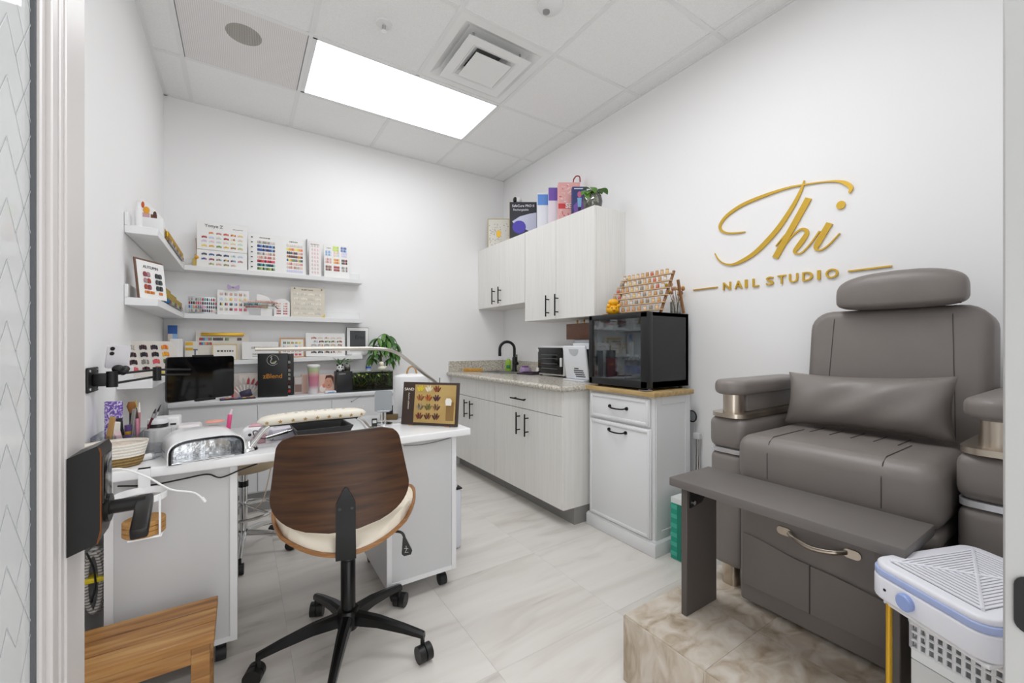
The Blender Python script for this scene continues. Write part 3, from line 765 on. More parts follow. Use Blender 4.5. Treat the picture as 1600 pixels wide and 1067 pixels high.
for k in range(5):
    an = math.radians(176 - 72 * k + 13); ca, sa = math.cos(an), math.sin(an)
    g = G(CB)
    prev = None
    for s_, hwd, zt, hh in ((.02, .021, .158, .045), (.12, .0175, .146, .036), (.22, .0135, .122, .028), (.285, .0115, .103, .022), (.295, .011, .099, .024)):
        ring = [g.bm.verts.new((ca * s_ - sa * o, sa * s_ + ca * o, zt - dz)) for o, dz in ((-hwd, hh), (hwd, hh), (hwd, .008), (hwd * .45, 0), (-hwd * .45, 0), (-hwd, .008))]
        if prev: g.bridge(prev, ring)
        else: g.cap(ring)
        prev = ring
    g.cap(prev)
    sp_ = g.obj('spoke', T, True, smooth=30)
    g = G(BLACK)
    x, y = ca * .288, sa * .288
    g.cyl((x, y, .04), (x, y, .085), .008, n=10)
    wa = an + random.uniform(-.9, .9)
    cw_, sw_ = math.cos(wa), math.sin(wa)
    for o in (-.0135, .0135): g.cyl((x - sw_ * (o - .0115) + cw_ * .012, y + cw_ * (o - .0115) + sw_ * .012, .029), (x - sw_ * (o + .0115) + cw_ * .012, y + cw_ * (o + .0115) + sw_ * .012, .029), .029, n=22)
    g.obj('caster', sp_, True)
# ------------------------------------------------------------------ low acacia bench, lower left
T = thing('step_stool', 'low acacia wood step stool at the lower left corner', 'stool', (-.24, 1.61, 0))
for k, (a, b) in enumerate(((1.652, 1.722), (1.572, 1.648), (1.50, 1.568))):
    G(ACACIA).box(-.425, -.066, a, b, .272, .30, .002, 1).obj('plank', T)
G(ACACIA).box(-.41, -.08, 1.508, 1.528, .225, .272).obj('apron', T); G(ACACIA).box(-.41, -.08, 1.69, 1.71, .225, .272).obj('apron', T)
for x in (-.41, -.122):
    for y in (1.505, 1.675): G(ACACIA).box(x, x + .045, y, y + .04, 0, .272, .002, 1).obj('leg', T)
# ------------------------------------------------------------------ swatch boards and cards
NUDE = ['#e8c9bd', '#dcae9f', '#c98f82', '#e9d6cc', '#b97c70', '#d9b8b0']; REDS = ['#b3202c', '#8d1a24', '#c93a45', '#d8606a', '#731820', '#e2557a']
DARK = ['#2c2530', '#3d2330', '#23303f', '#4a1f2a', '#1f1c20', '#5a3038']; MIX = ['#3f62a6', '#7fb3c9', '#d99a3c', '#c8485a', '#6a8f5d', '#8a6aa8', '#e3c85a', '#d88aa0', '#2f4a5c', '#8d2f3a']
PAST = ['#eec6cf', '#f3e3b6', '#cfe3d2', '#c9d8ee', '#e1cfe8', '#f1cdb9']; BLUES = ['#22366f', '#35579f', '#6f9fd4', '#2b2f4f', '#4f74b8', '#27294a']; TEAL = ['#1f6b6e', '#27495a', '#3f9a96', '#1f3b44', '#8cc3bf']
YELS = ['#f2e34f', '#e8b52c', '#e88f2e', '#d9602f', '#f0cf7a']; GRNS = ['#4b6b3a', '#7c9a4b', '#b6c67a', '#314a2c', '#93a886']; SILV = ['#b9b4ae', '#9d9790', '#d5d1cb', '#807b76', '#c7bfb0']
def nail(g, x, z, w, h, yd, col, tm):
    g.m(M(col, .22))
    pts = [(-.42, -.5), (.42, -.5), (.5, 0), (.3, .42), (0, .5), (-.3, .42), (-.5, 0)]
    a = [g.bm.verts.new(tm @ Vector((x + px * w, -.0002, z + pz * h))) for px, pz in pts]
    b = [g.bm.verts.new(tm @ Vector((x + px * w * .8, -yd, z + pz * h * .85))) for px, pz in pts]
    g.bridge(a, b); g.cap(b)
def board(name, label, cat, x, y, z, w, h, rz=0, th=.005, tilt=.06, col=PAPER, rows=(), dashes=(), texts=(), border=None, group=None, rad=.004):
    """rows: (z, x0, x1, n, palette, nw, nh, cluster)"""
    T = thing(name, label, cat, (x, y, z), rz, group)
    tm = Matrix.Rotation(-tilt, 4, 'X')
    G(col).prism(rrect(-w / 2, w / 2, 0, h, rad, 3), 'y', 0, th).obj('panel', T, local=True, mtx=tm)
    if border:
        bc, bwid = border
        g = G(bc)
        for a in ((-w / 2, w / 2, 0, bwid), (-w / 2, w / 2, h - bwid, h), (-w / 2, -w / 2 + bwid, bwid, h - bwid), (w / 2 - bwid, w / 2, bwid, h - bwid)): g.box(a[0], a[1], -.003, th, a[2], a[3])
        g.obj('border', T, local=True, mtx=tm, smooth=0)
    if rows:
        g = G()
        for (rzz, x0, x1, n, pal, nw, nh, cl) in rows:
            k = 0
            for i in range(n):
                cx = x0 + (x1 - x0) * (i + .5) / n
                if cl == 1: nail(g, cx, rzz, nw, nh, .002, pal[i % len(pal)] if random.random() < .75 else random.choice(pal), tm)
                else:
                    c = random.choice(pal)
                    for q in range(cl):
                        o = q - (cl - 1) / 2
                        nail(g, cx + o * nw * 1.02, rzz - .18 * nh * abs(o), nw, nh, .002, c if random.random() < .7 else random.choice(pal), tm)
        g.obj('nail_samples', T, local=True, smooth=0, kind='stuff')
    if dashes:
        g = G(M('#55504c', .7))
        for (dz, x0, x1, hh) in dashes:
            xx = x0
            while xx < x1:
                l = random.uniform(.6, 1.6) * hh
                g.box(xx, min(xx + l, x1), -.0008, 0, dz - hh / 2, dz + hh / 2, mtx=tm); xx += l + hh * .5
        g.obj('small_print', T, local=True, smooth=0, kind='stuff')
    for (s_, size, mat, tx, tz, *rest) in texts:
        text(s_, size, mat, T, tm @ Vector((tx, -.0012, tz)), tilt=tilt, sx=rest[0] if rest else 1)
    return T
INK = M('#3b3734', .7)
# wall shelves (picture ledges)
def ledge(label, box, rail):
    t = thing('wall_shelf', label, 'shelf', ((box[0] + box[1]) / 2, (box[2] + box[3]) / 2, box[4]))
    G(WHITE).box(*box, .002, 1).obj('board', t); G(WHITE).box(*rail, .002, 1).obj('back_rail', t)
    return t
YS = 3.527; XS = -.322; W_ = .001
for nm, zb, yl in (('top', 1.655, 2.5), ('middle', 1.33, 2.5)):
    ledge('white ' + nm + ' ledge shelf along the back wall', (XS, .838, YS, YB - W_, zb, zb + .035), (XS, .838, YB - .014, YB - W_, zb + .035, zb + .095))
    ledge('white ' + nm + ' ledge shelf along the left wall', (XL + W_, XS - W_, yl, YB - W_, zb, zb + .035), (XL + W_, XL + .014, yl, YB - .015, zb + .035, zb + .095))
t = thing('wall_shelf', 'white lowest ledge shelf on the back wall, sagging to the left', 'shelf', (.26, 3.58, 1.0))
sm = Matrix.Translation((.838, 0, 1.035)) @ Matrix.Rotation(math.radians(-1.6), 4, 'Y')
G(WHITE).box(-1.16, 0, YS, YB - W_, 0, .032, .002, 1).obj('board', t, mtx=sm)
G(WHITE).box(-1.16, 0, YB - .014, YB - W_, .032, .09, .002, 1).obj('back_rail', t, mtx=sm)
ledge('white lowest ledge shelf along the left wall', (XL + W_, XS - W_, 2.36, YB - W_, .962, .995), (XL + W_, XL + .014, 2.36, YB - .015, .995, 1.05))
def lowz(x): return 1.035 + (x - .838) * math.sin(math.radians(1.6)) + .0325
# --- top shelf boards
zt = 1.6905; yb = 3.555
gr = lambda z, x0, x1, n, pal, cl=4, nw=.0075, nh=.014: (z, x0, x1, n, pal, nw, nh, cl)
board('swatch_board', 'white nail swatch board with pastel samples, lower of the stacked pair', 'swatch board', -.11, yb - .012, zt, .29, .118, rows=[gr(.092, -.125, .125, 6, BLUES + PAST), gr(.058, -.125, .125, 6, MIX), gr(.026, -.085, .085, 4, GRNS + YELS + NUDE)])
board('swatch_board', 'white nail swatch board with a script heading, upper of the stacked pair', 'swatch board', -.11, yb, zt + .122, .29, .195, rows=[gr(.122, -.085, .125, 5, NUDE + YELS), gr(.09, -.125, .125, 6, PAST + REDS[:2] + BLUES[2:3]), gr(.062, -.125, .125, 6, PAST), gr(.03, -.125, .125, 6, GRNS[1:3] + YELS)], texts=[('Yonye Z', .03, INK, -.05, .168)], dashes=[(.162, .06, .12, .004)])
one = lambda z, x0, x1, n, pal, nw=.0125, nh=.021: (z, x0, x1, n, pal, nw, nh, 1)
T = board('swatch_book', 'open white swatch binder with dense rows of colour samples', 'swatch book', .233, yb, zt, .38, .275, col=PAPER, rows=[one(.247 - .0 - .028 * (k + 1), -.135, -.022, 10, p) for k, p in enumerate((SILV, BLUES, BLUES, SILV + NUDE, NUDE + REDS[3:], REDS, TEAL, GRNS))] + [one(.247 - .028 * (k + 1), .055, .165, 9, p) for k, p in enumerate((SILV[2:3] + NUDE[3:4], YELS, DARK + NUDE, ['#c9822f', '#6d2f20', '#5a2a20'], MIX + YELS, NUDE, NUDE + SILV, PAST[3:5]))], dashes=[(.252, -.12, -.05, .008), (.248, .075, .13, .008)])
g = G(BLACK)
for k in range(7): g.cyl((-.175, -.004, .03 + .036 * k), (-.163, -.004, .03 + .036 * k), .0035, n=8)
g.parts('binder_ring', T, local=True)
G(M('#8f8f90', .5)).box(.189, .1945, -.004, .012, 0, .28).obj('binder_edge', T, local=True)
board('swatch_card', 'slim pale pink nail swatch strip beside the binder', 'swatch card', .485, yb, zt, .085, .275, col=M('#f0e9e8', .6), rows=[one(.03 + .03 * k, -.028, .03, 3, SILV[2:3] + PAST[:1], .012, .02) for k in range(8)], dashes=[(.25, -.03, .03, .006)])
board('swatch_card', 'white card with twelve blocks of bright nail colours at the shelf end', 'swatch card', .645, yb, zt, .19, .268, rows=[(.205 - .06 * (j // 3) - .022 * q, -.085 + .06 * (j % 3), -.04 + .06 * (j % 3), 4, pal, .0105, .021, 1) for j, pal in enumerate((BLUES[2:3] + PAST[3:4], PAST, PAST[3:5], NUDE[1:3] + PAST[:1], YELS[1:4], DARK[:2] + REDS[:1], ['#5b3a2e', '#a06a58'], REDS[:2], SILV + DARK[:1])) for q in (0, 1)] + [(.247 - .022 * q, -.03 + .06 * j, .015 + .06 * j, 4, pal, .0105, .021, 1) for j, pal in enumerate((['#c8e04a', '#9ac83a'], BLUES[1:3])) for q in (0, 1)], dashes=[(.235, -.075, -.045, .006)])
# --- middle shelf boards
zm = 1.3655
board('swatch_board', 'clear acrylic swatch strip with four rows of dark nail tips', 'swatch board', -.222, yb, zm, .165, .118, col=ACRYL, rows=[one(.1 - .026 * k, -.08, .08, 13, p, .0095, .02) for k, p in enumerate((SILV + TEAL + REDS[:2], REDS + DARK, MIX + DARK, SILV + DARK + NUDE))])
T = board('swatch_card', 'white nail card topped with a lilac ribbon bow', 'swatch card', -.047, yb - .004, zm, .188, .175, rows=[(.148 - .036 * k, -.085, .085, 6, p, .009, .021, 2) for k, p in enumerate((SILV + NUDE, PAST + YELS, TEAL + MIX, REDS + SILV))])
g = G(M('#b7a3c9', .6))
for sx in (-1, 1): g.prism([(0, .195), (sx * .014, .203), (sx * .034, .214), (sx * .038, .196), (sx * .032, .178), (sx * .012, .188)], 'y', -.006, .004)
g.ell((0, -.003, .195), .009, .008, .009, 10, 6); g.obj('bow', T, local=True, label='lilac ribbon bow')
# fan display
T = thing('nail_fan', 'white quarter-circle fan card with arcs of nail tips', 'nail fan', (.10, yb - .02, zm))
G(PAPER).prism([(-.005, .07)] + [(-.005 + .125 * math.sin(math.radians(a)) , .155 - .10 * (1 - math.cos(math.radians(a)))) for a in range(0, 91, 9)] + [(.12, .07), (.06, .066)], 'y', 0, .004).obj('panel', T, local=True)
g = G()
for k, (pal, x0, x1, z0) in enumerate(((NUDE[:3], -.09, .125, .098), (TEAL + SILV, -.08, .128, .078), (['#8a3a3a', '#b05a50', '#a98a50'], -.07, .07, .06))):
    n = 22 if k < 2 else 14
    for i in range(n): nail(g, x0 + (x1 - x0) * i / n, z0 + .004 * math.sin(i * .15), .0095, .017, .006, pal[int(i * len(pal) / n)], Matrix.Translation((0, -.008, 0)))
g.obj('nail_samples', T, local=True, smooth=0, kind='stuff')
G(PAPER).box(-.06, .10, -.006, 0, .055, .10).box(.02, .09, -.004, .03, 0, .06).obj('fan_arms', T, local=True)
T = thing('swatch_card', 'white scalloped-top nail card with pink and red samples', 'swatch card', (.26, yb + .012, zm))
G(PAPER).prism([(-.055, 0), (.05, 0), (.05, .11)] + [(.05 - .105 * k / 12, .11 + .025 * math.sin(math.pi * k / 12)) for k in range(1, 12)] + [(-.055, .11)], 'y', 0, .004).obj('panel', T, local=True)
g = G()
for r_ in range(5):
    for cc in (-.024, .02):
        pal = (NUDE, NUDE, REDS[3:5] + NUDE, REDS, REDS)[r_]
        for q in range(3): nail(g, cc + (q - 1) * .0095, .022 + (4 - r_) * .019, .009, .012, .002, random.choice(pal), Matrix.Identity(4))
g.obj('nail_samples', T, local=True, smooth=0, kind='stuff')
T = board('swatch_board', 'beige swatch board with rows of white gem nails', 'swatch board', .436, yb, zm, .238, .232, col=M('#dbd3c3', .6), rows=[(.182 - .037 * k, -.105, .095, 4, SILV[2:3] + ['#efeae0'], .0105, .018, 4) for k in range(5)], texts=[('RUBY NAIL', .014, INK, -.005, .212, 1.2)])
G(M('#3f3b38', .5)).cyl((-.095, -.003, .218), (-.095, 0, .218), .005, n=10).cyl((.095, -.003, .218), (.095, 0, .218), .005, n=10).parts('corner_pin', T, local=True)
G(M('#d9c25a', .5)).prism([(.119, .0), (.119, .03), (.092, 0)], 'y', -.002, 0).obj('corner_tab', T, local=True)
# --- lowest shelf boards
def low(*a, **k):
    a = list(a); a.insert(5, lowz(a[3]) + .001); return board(*a, **k)
T = low('swatch_board', 'large cream swatch board with a gold bar across the top', 'swatch board', -.109, 3.585, .31, .205, col=M('#e4ded4', .6), rows=[one(.15, -.135, -.065, 7, REDS[:2] + MIX), one(.15, -.058, .0, 6, DARK), one(.15, .01, .035, 2, GRNS), one(.15, .085, .11, 3, DARK), one(.118, -.135, -.065, 7, REDS[:1] + MIX)])
G(GOLDP).box(-.125, .125, -.006, 0, .172, .194, .003).obj('gold_bar', T, local=True)
low('swatch_card', 'cream card with a yellow border behind the tablet', 'swatch card', -.097, 3.545, .145, .115, col=M('#f1ede6', .6), border=(M('#dfc48a', .6), .006), dashes=[(.065, -.045, .05, .012)], texts=())
T = low('swatch_card', 'white leaflet with one row of printed rings on the lowest shelf', 'swatch card', .119, 3.55, .23, .125, rows=[(.082, -.06, .065, 9, SILV + REDS[3:4], .012, .016, 1)], dashes=[(.035, -.05, .0, .006), (.02, -.05, -.02, .004)])
low('swatch_board', 'swatch board in a pink and gold frame on the lowest shelf', 'swatch board', .326, 3.555, .17, .15, border=(M('#b98a5c', .4, .4), .008), rows=[(.115 - .03 * k, -.065, .065, 5, p, .0095, .018, 2) for k, p in enumerate((YELS + GRNS, BLUES[2:3] + PAST, REDS[3:] + MIX, REDS))])
low('swatch_board', 'wide white swatch board with nude clusters beside the picture frame', 'swatch board', .563, 3.56, .288, .183, rows=[gr(.148 - .028 * k, -.11 + .014 * (k % 2), .125, 5, p, 4, .0095, .015) for k, p in enumerate((NUDE, GRNS + REDS + PAST[4:5], GRNS[1:2] + YELS[1:3] + SILV, NUDE, DARK + NUDE))])
T = thing('picture_frame', 'white framed dark screen standing at the end of the lowest shelf', 'picture frame', (.812, 3.585, lowz(.812) + .001), 0)
G(PAPER).box(-.086, .086, 0, .014, .0, .225, .003).obj('frame', T, local=True); G(BLACK).box(-.088, .088, .003, .016, .005, .228, .003).obj('back', T, local=True)
G(M('#4b4c50', .3)).box(-.062, .062, -.0015, 0, .032, .2).obj('screen', T, local=True)
text('Eras', .045, M('#1e1f22', .4), T, (.015, -.003, .145))
G(PAPER).box(-.05, .03, -.006, .012, -.002, .014, .002).obj('foot', T, local=True)
# corner boxes on the lowest shelf
def carton(name, label, loc, w, d_, h, cols, rz=0, cat='box', printed=()):
    T = thing(name, label, cat, loc, rz)
    G(cols[0]).box(-w / 2, w / 2, -d_ / 2, d_ / 2, 0, h, .001, 1).obj('carton', T, local=True)
    for k, (c, x0, x1, z0, z1) in enumerate(printed):
        G(c).box(-w / 2 + x0 * w, -w / 2 + x1 * w, -d_ / 2 - .0012, -d_ / 2 + .001, z0 * h, z1 * h).obj('printed_area', T, local=True, smooth=0)
    return T
z_ = lowz(-.3)
carton('carton', 'tall blue and white carton in the shelf corner', (-.385, 3.58, .996), .05, .04, .285, [M('#e8e6e4', .5)], printed=[(M('#2f5fa8', .5), 0, 1, .8, 1), (M('#8fb3da', .5), .5, 1, .6, .8), (M('#dfd3c6', .5), 0, .5, .55, .8)])
carton('carton', 'plain white carton in front of the blue carton', (-.362, 3.535, .996), .066, .045, .195, [PAPER])
T = carton('sticker_pack', 'gold striped nail sticker pack beside the white carton', (-.285, 3.58, z_), .075, .01, .14, [M('#e4e1d8', .5)], cat='sticker pack', printed=[(GOLDP, .05, .6, .55, .68), (GOLDP, .05, .6, .8, .95), (M('#6a6e8a', .5), .62, .95, .55, .62), (M('#50566f', .5), .7, .8, .25, .55)])
# --- left shelves
T = thing('card_holder', 'white acrylic holder with an orange flower card on the top shelf', 'card holder', (-.372, 2.70, 1.6905), math.radians(0))
G(WHITE).box(-.045, .045, -.03, .03, 0, .085, .003).obj('holder', T, local=True)
def tri_card(pts, col): return G(col).prism(pts, 'y', -.004, .0)
T2 = G(PAPER).prism([(-.043, .06), (.043, .06), (.043, .095), (.0, .145), (-.043, .185)], 'y', -.003, .003).obj('card', T, local=True)
G(M('#6b3a28', .5)).box(-.004, .02, -.0036, -.003, .09, .108).m(M('#c9a0a8', .5)).box(-.04, -.008, -.0036, -.003, .09, .112).m(M('#e5a128', .5)).ell((-.02, -.004, .125), .013, .0012, .018, 12, 6).m(M('#c4511f', .5)).ell((-.033, -.0042, .15), .006, .0012, .016, 10, 6).m(M('#4d2a20', .5)).ell((.012, -.0042, .11), .007, .0012, .015, 10, 6).parts('flower_print', T2, local=True)
T = thing('jar', 'frosted white tube standing at the near end of the top left shelf', 'jar', (-.40, 2.56, 1.6905))
G(M('#eceaea', .3)).lathe([(.013, 0), (.014, .004), (.014, .08), (.009, .1), (.009, .125), (.002, .127)], (0, 0, 0), 16).obj('body', T, local=True)
G(WHITE).box(-.018, .018, -.02, .02, 0, .012, .004).obj('base', T, local=True)
# gold-capped polish bottles on tiered racks
def bottle_mesh(cap, body):
    g = G(body).lathe([(.0105, 0), (.012, .002), (.012, .02), (.007, .025)], (0, 0, 0), 10)
    g.m(cap).lathe([(.0075, .024), (.0085, .026), (.0075, .05), (.006, .051)], (0, 0, 0), 10); return g
ORD = ['first', 'second', 'third', 'fourth', 'fifth', 'sixth', 'seventh', 'eighth', 'ninth', 'tenth', 'eleventh', 'twelfth', '13th', '14th', '15th', '16th', '17th', '18th', '19th', '20th', '21st', '22nd']
def rack(name, label, x, y0, y1, z, tiers, n, bodies, lab, grp, cap=GOLD):
    T = thing(name, label, 'rack', (x, (y0 + y1) / 2, z))
    for k in range(tiers):
        xx = x - .028 * (k - (tiers - 1) / 2); zz = z + .001 + .036 * k
        G(ACRYL).box(xx - .0135, xx + .0135, y0, y1, zz, zz + .002).obj('tier', T, smooth=0)
    protos = {}
    for k in range(tiers):
        for i in range(n):
            b = bodies[(i * 3 + k * 5) % len(bodies)]
            loc = (x - .028 * (k - (tiers - 1) / 2) - .001, y0 + (y1 - y0) * (i + .5) / n, z + .0035 + .036 * k)
            if b not in protos:
                protos[b] = bottle_mesh(cap, M(b, .2)).obj('polish_bottle', loc=loc, local=True, label=lab, cat='bottle', group=grp)
                ob = protos[b]
            else: ob = inst(protos[b], loc)
            ob['label'] = lab + ', ' + ('front', 'middle', 'back')[k] + ' tier, ' + ORD[i] + ' from near end'
rack('bottle_rack', 'stepped rack of gold-capped polish bottles on the top left shelf', -.352, 2.79, 3.44, 1.6905, 3, 22, ['#8a6a34', '#5e4726', '#b08d52', '#a06a4c', '#e3cfa0'], 'gold-capped bottle on the top left shelf', 'gold polish bottles on the top left shelf')
rack('bottle_rack', 'stepped gold rack of colourful polish bottles on the middle left shelf', -.356, 2.80, 3.42, 1.3655, 3, 20, ['#2f6a9a', '#7a9a3c', '#b4473c', '#27486e', '#c7b04a', '#8fb0b5', '#6b4a3a'], 'colourful polish bottle on the middle left shelf', 'polish bottles on the middle left shelf', cap=M('#b9a050', .3, .6))
# reed diffuser
T = thing('reed_diffuser', 'yellow reed diffuser with wooden sticks in the shelf corner', 'diffuser', (-.255, 3.58, 1.6905))
G(M('#dcc06a', .3)).lathe([(.025, 0), (.028, .01), (.026, .05), (.013, .07), (.013, .085)], (0, 0, 0), 16).obj('bottle', T, local=True)
G(M('#e0a23c', .5)).ell((.03, -.02, .05), .016, .014, .016).ell((.0, -.03, .06), .013, .012, .013).obj('flowers', T, local=True)
g = G(M('#b98a4c', .6))
for k in range(7): a = k * .9; g.cyl((0, 0, .05), (.05 * math.cos(a) * .6 + .02, .015 * math.sin(a), .185 + .01 * (k % 3)), .0022, n=6)
g.parts('reed', T, local=True)
# autumn clipboard
T = thing('clipboard', 'clipboard reading AUTUMN with dark nail samples on the left shelf', 'clipboard', (-.352, 2.59, 1.3655), math.radians(62))
tm = Matrix.Rotation(-.10, 4, 'X')
G(M('#6b4c3b', .6)).box(-.088, .088, 0, .006, 0, .19, .003).obj('back_board', T, local=True, mtx=tm)
G(PAPER).box(-.08, .086, -.003, -.0002, .002, .18, .0008, 1).obj('sheet', T, local=True, mtx=tm)
text('AUTUMN', .02, M('#6d6a68', .7), T, tm @ Vector((.0, -.004, .152)), tilt=.10, sx=1.1)
g = G()
for r_ in range(3):
    for cc, pal in ((-.03, ['#8a3f4a', '#b08a92', '#a6432f']), (.042, ['#2d2f33', '#3c3f42', '#2a3a38'])):
        for q in (-.5, .5): nail(g, cc + q * .021, .118 - .03 * r_, .021, .024, .005, pal[(r_ + int(q + .5)) % 3], tm @ Matrix.Translation((0, -.003, 0)))
for q in range(5): nail(g, -.045 + q * .012, .033, .012, .014, .003, ('#d98a2c', '#c9682a')[q % 2], tm @ Matrix.Translation((0, -.003, 0)))
for q in range(2): nail(g, .042 + q * .013, .033, .012, .014, .003, '#d97f3c', tm @ Matrix.Translation((0, -.003, 0)))
g.obj('nail_samples', T, local=True, smooth=0, kind='stuff')
# tray of nail tips + phone on lowest left shelf
T = thing('nail_tip_tray', 'beige tray with rows of painted nail tips leaning on the left wall', 'swatch board', (-.365, 2.70, .996), math.radians(54))
tm = Matrix.Rotation(-.16, 4, 'X')
G(M('#d6cfc8', .5)).prism(rrect(-.15, .15, 0, .175, .03, 4), 'y', 0, .008).obj('tray', T, local=True, mtx=tm)
g = G()
for r_ in range(4):
    for q in range(4):
        pal = [SILV, DARK, DARK, YELS[2:4]][q] if r_ == 0 else [DARK, GRNS[:1] + DARK, DARK, YELS[1:3]][q] if r_ == 1 else [DARK, SILV, REDS[3:4], GRNS[:2] + YELS[1:2]][q] if r_ == 2 else [REDS[3:4], DARK, NUDE, NUDE][q]
        for w in range(4): nail(g, -.095 + .06 * q + (w - 1.5) * .0095, .148 - .036 * r_ - .003 * abs(w - 1.5), .0092, .023, .004, random.choice(pal), tm)
g.obj('nail_tips', T, local=True, smooth=0, kind='stuff')
G(M('#d8c43c', .5)).box(.0, .06, -.0015, 0, .008, .02).obj('yellow_label', T, local=True, mtx=tm)
carton('carton', 'cream carton beside the nail tip tray on the lowest left shelf', (-.36, 3.05, .996), .05, .08, .13, [M('#e9d9c4', .6)])
# --- wall arm with tablet and phone
T = thing('wall_mount', 'black wall-mounted swivel arm holding the tablet', 'wall mount', (-.43, 2.01, 1.0))
MB = M('#1a1a1b', .45, .3)
G(MB).box(XL + .001, XL + .008, 1.952, 2.072, .985, 1.072, .004, 2).obj('wall_plate', T)
G(CHROME).cyl((XL + .008, 2.055, 1.06), (XL + .011, 2.055, 1.06), .005, n=10).cyl((XL + .008, 2.055, .998), (XL + .011, 2.055, .998), .005, n=10).cyl((XL + .008, 1.965, 1.06), (XL + .011, 1.965, 1.06), .005, n=10).cyl((XL + .008, 1.965, .998), (XL + .011, 1.965, .998), .005, n=10).parts('screw', T)
G(MB).box(XL + .008, XL + .045, 1.99, 2.035, 1.005, 1.05, .006, 2).cyl((XL + .055, 2.012, 1.0), (XL + .055, 2.012, 1.056), .016).obj('pivot', T)
g = G(MB)
A0, A1 = Vector((XL + .055, 2.012, 1.045)), Vector((-.287, 2.20, 1.050))
for dz in (0, -.033): g.cyl(A0 + Vector((0, 0, dz)), A1 + Vector((0, 0, dz * .85)), .0045, n=8)
g.parts('arm_rod', T)
G(MB).cyl(A1 + Vector((0, 0, -.045)), A1 + Vector((0, 0, .01)), .014).obj('elbow', T)
g = G(MB)
for dz in (0, -.022): g.cyl(A1 + Vector((0, 0, dz)), Vector((-.17, 2.52, 1.03 + dz)), .0045, n=8)
g.parts('arm_rod', T)
G(MB).ell((-.165, 2.52, 1.02), .02, .025, .025).obj('tablet_joint', T)
TB = thing('tablet', 'black tablet with dark screen held by the wall arm', 'tablet', (-.155, 2.47, .89), math.radians(41 - 4))
tbm = Matrix.Rotation(.02, 4, 'X')
G(M('#2b2c2f', .35, .4)).prism(rrect(-.155, .155, 0, .205, .014, 5), 'y', 0, .008).obj('body', TB, local=True)
G(M('#070708', .06)).prism(rrect(-.152, .152, .003, .202, .012, 5), 'y', -.0012, .001).obj('screen', TB, local=True)
G(MB).box(-.04, .05, -.004, .014, .202, .212, .002).box(-.03, .06, -.004, .014, -.008, .004, .002).parts('clamp', TB, local=True)
T = thing('phone_holder', 'black swivel phone clamp fixed on the wall arm', 'phone holder', (-.37, 2.05, 1.04))
G(MB).ell((-.375, 2.045, 1.062), .018, .02, .016).box(-.385, -.35, 2.035, 2.075, 1.047, 1.06, .005).cyl((-.365, 2.05, 1.05), (-.36, 2.08, 1.062), .012).obj('clamp', T)
T = thing('phone', 'white smartphone with two lenses in the arm clamp', 'phone', (-.385, 2.085, 1.064), math.radians(38))
pm_ = Matrix.Rotation(.2, 4, 'X')
ph = G(M('#dedbe0', .25)).prism(rrect(-.035, .035, 0, .085, .008, 4), 'y', 0, .008).obj('body', T, local=True, mtx=pm_)
G(BLACK).cyl((-.022, -.002, .074), (-.022, 0, .074), .007, n=14).cyl((-.022, -.002, .056), (-.022, 0, .056), .007, n=14).parts('lens', T, local=True, mtx=pm_)
# ------------------------------------------------------------------ white console on the back wall
T = thing('console_cabinet', 'long white low console cabinet against the back wall', 'cabinet', (.33, 3.48, 0))
CWH = M('#e3e4e6', .35)
G(CWH).box(-.378, 1.03, 3.315, YB - .002, .14, .745).obj('body', T, smooth=0)
G(CWH).box(-.382, 1.045, 3.296, YB - .002, .757, .785, .006, 3).obj('top', T)
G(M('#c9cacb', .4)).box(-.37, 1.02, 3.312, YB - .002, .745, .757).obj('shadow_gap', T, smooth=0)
G(M('#9a9a9a', .6)).box(-.36, 1.02, 3.36, YB - .002, 0, .14).obj('toe_kick', T, smooth=0)
for x0, x1 in ((-.376, .09), (.094, .56), (.564, 1.028)): G(CWH).box(x0, x1, 3.304, 3.316, .15, .74, .002, 1).obj('door', T)
G(M('#6f6f6f', .5)).cyl((.70, 3.304, .72), (.70, 3.296, .72), .004, n=8).tube([(.70, 3.30, .715), (.74, 3.298, .74), (.79, 3.30, .77)], .0015, 5).obj('door_hook', T)
ZT = .7855
# black swatch books
T = thing('swatch_book', 'black swatch book reading zBlend with a white swan emblem', 'book', (.185, 3.345, ZT), math.radians(-12))
G(M('#17181a', .4)).box(-.093, .093, 0, .018, 0, .305, .003).obj('cover', T, local=True)
text('zBlend', .045, M('#d98f1f', .5), T, (.0, -.0015, .145), name='title')
g = G(M('#d8d8d0', .5)); g.tube([(.0 + .036 * math.cos(a), -.001, .258 + .036 * math.sin(a)) for a in [2 * math.pi * k / 28 for k in range(26)]], .0011, 4)
g.tube(bez([(-.004, -.001, .284), (-.012, -.001, .278), (-.006, -.001, .266), (-.014, -.001, .252), (-.008, -.001, .236), (.012, -.001, .236), (.022, -.001, .252)], 5), .0022, 5)
g.m(M('#8a9a6a', .5)).prism([(-.008, .24), (.022, .255), (.012, .236)], 'y', -.0015, 0); g.obj('swan_emblem', T, local=True)
T = thing('swatch_book', 'second black book with red edge samples behind the zBlend book', 'book', (.29, 3.395, ZT), math.radians(-8))
G(M('#17181a', .4)).box(-.03, .028, 0, .05, 0, .30, .003).obj('cover', T, local=True)
g = G()
for k in range(9): nail(g, .0, .03 + .03 * k, .02, .022, .003, random.choice(['#c4302a', '#9a9a92', '#5a1f1f', '#2a2a2a']), Matrix.Identity(4))
g.obj('nail_samples', T, local=True, smooth=0, kind='stuff')
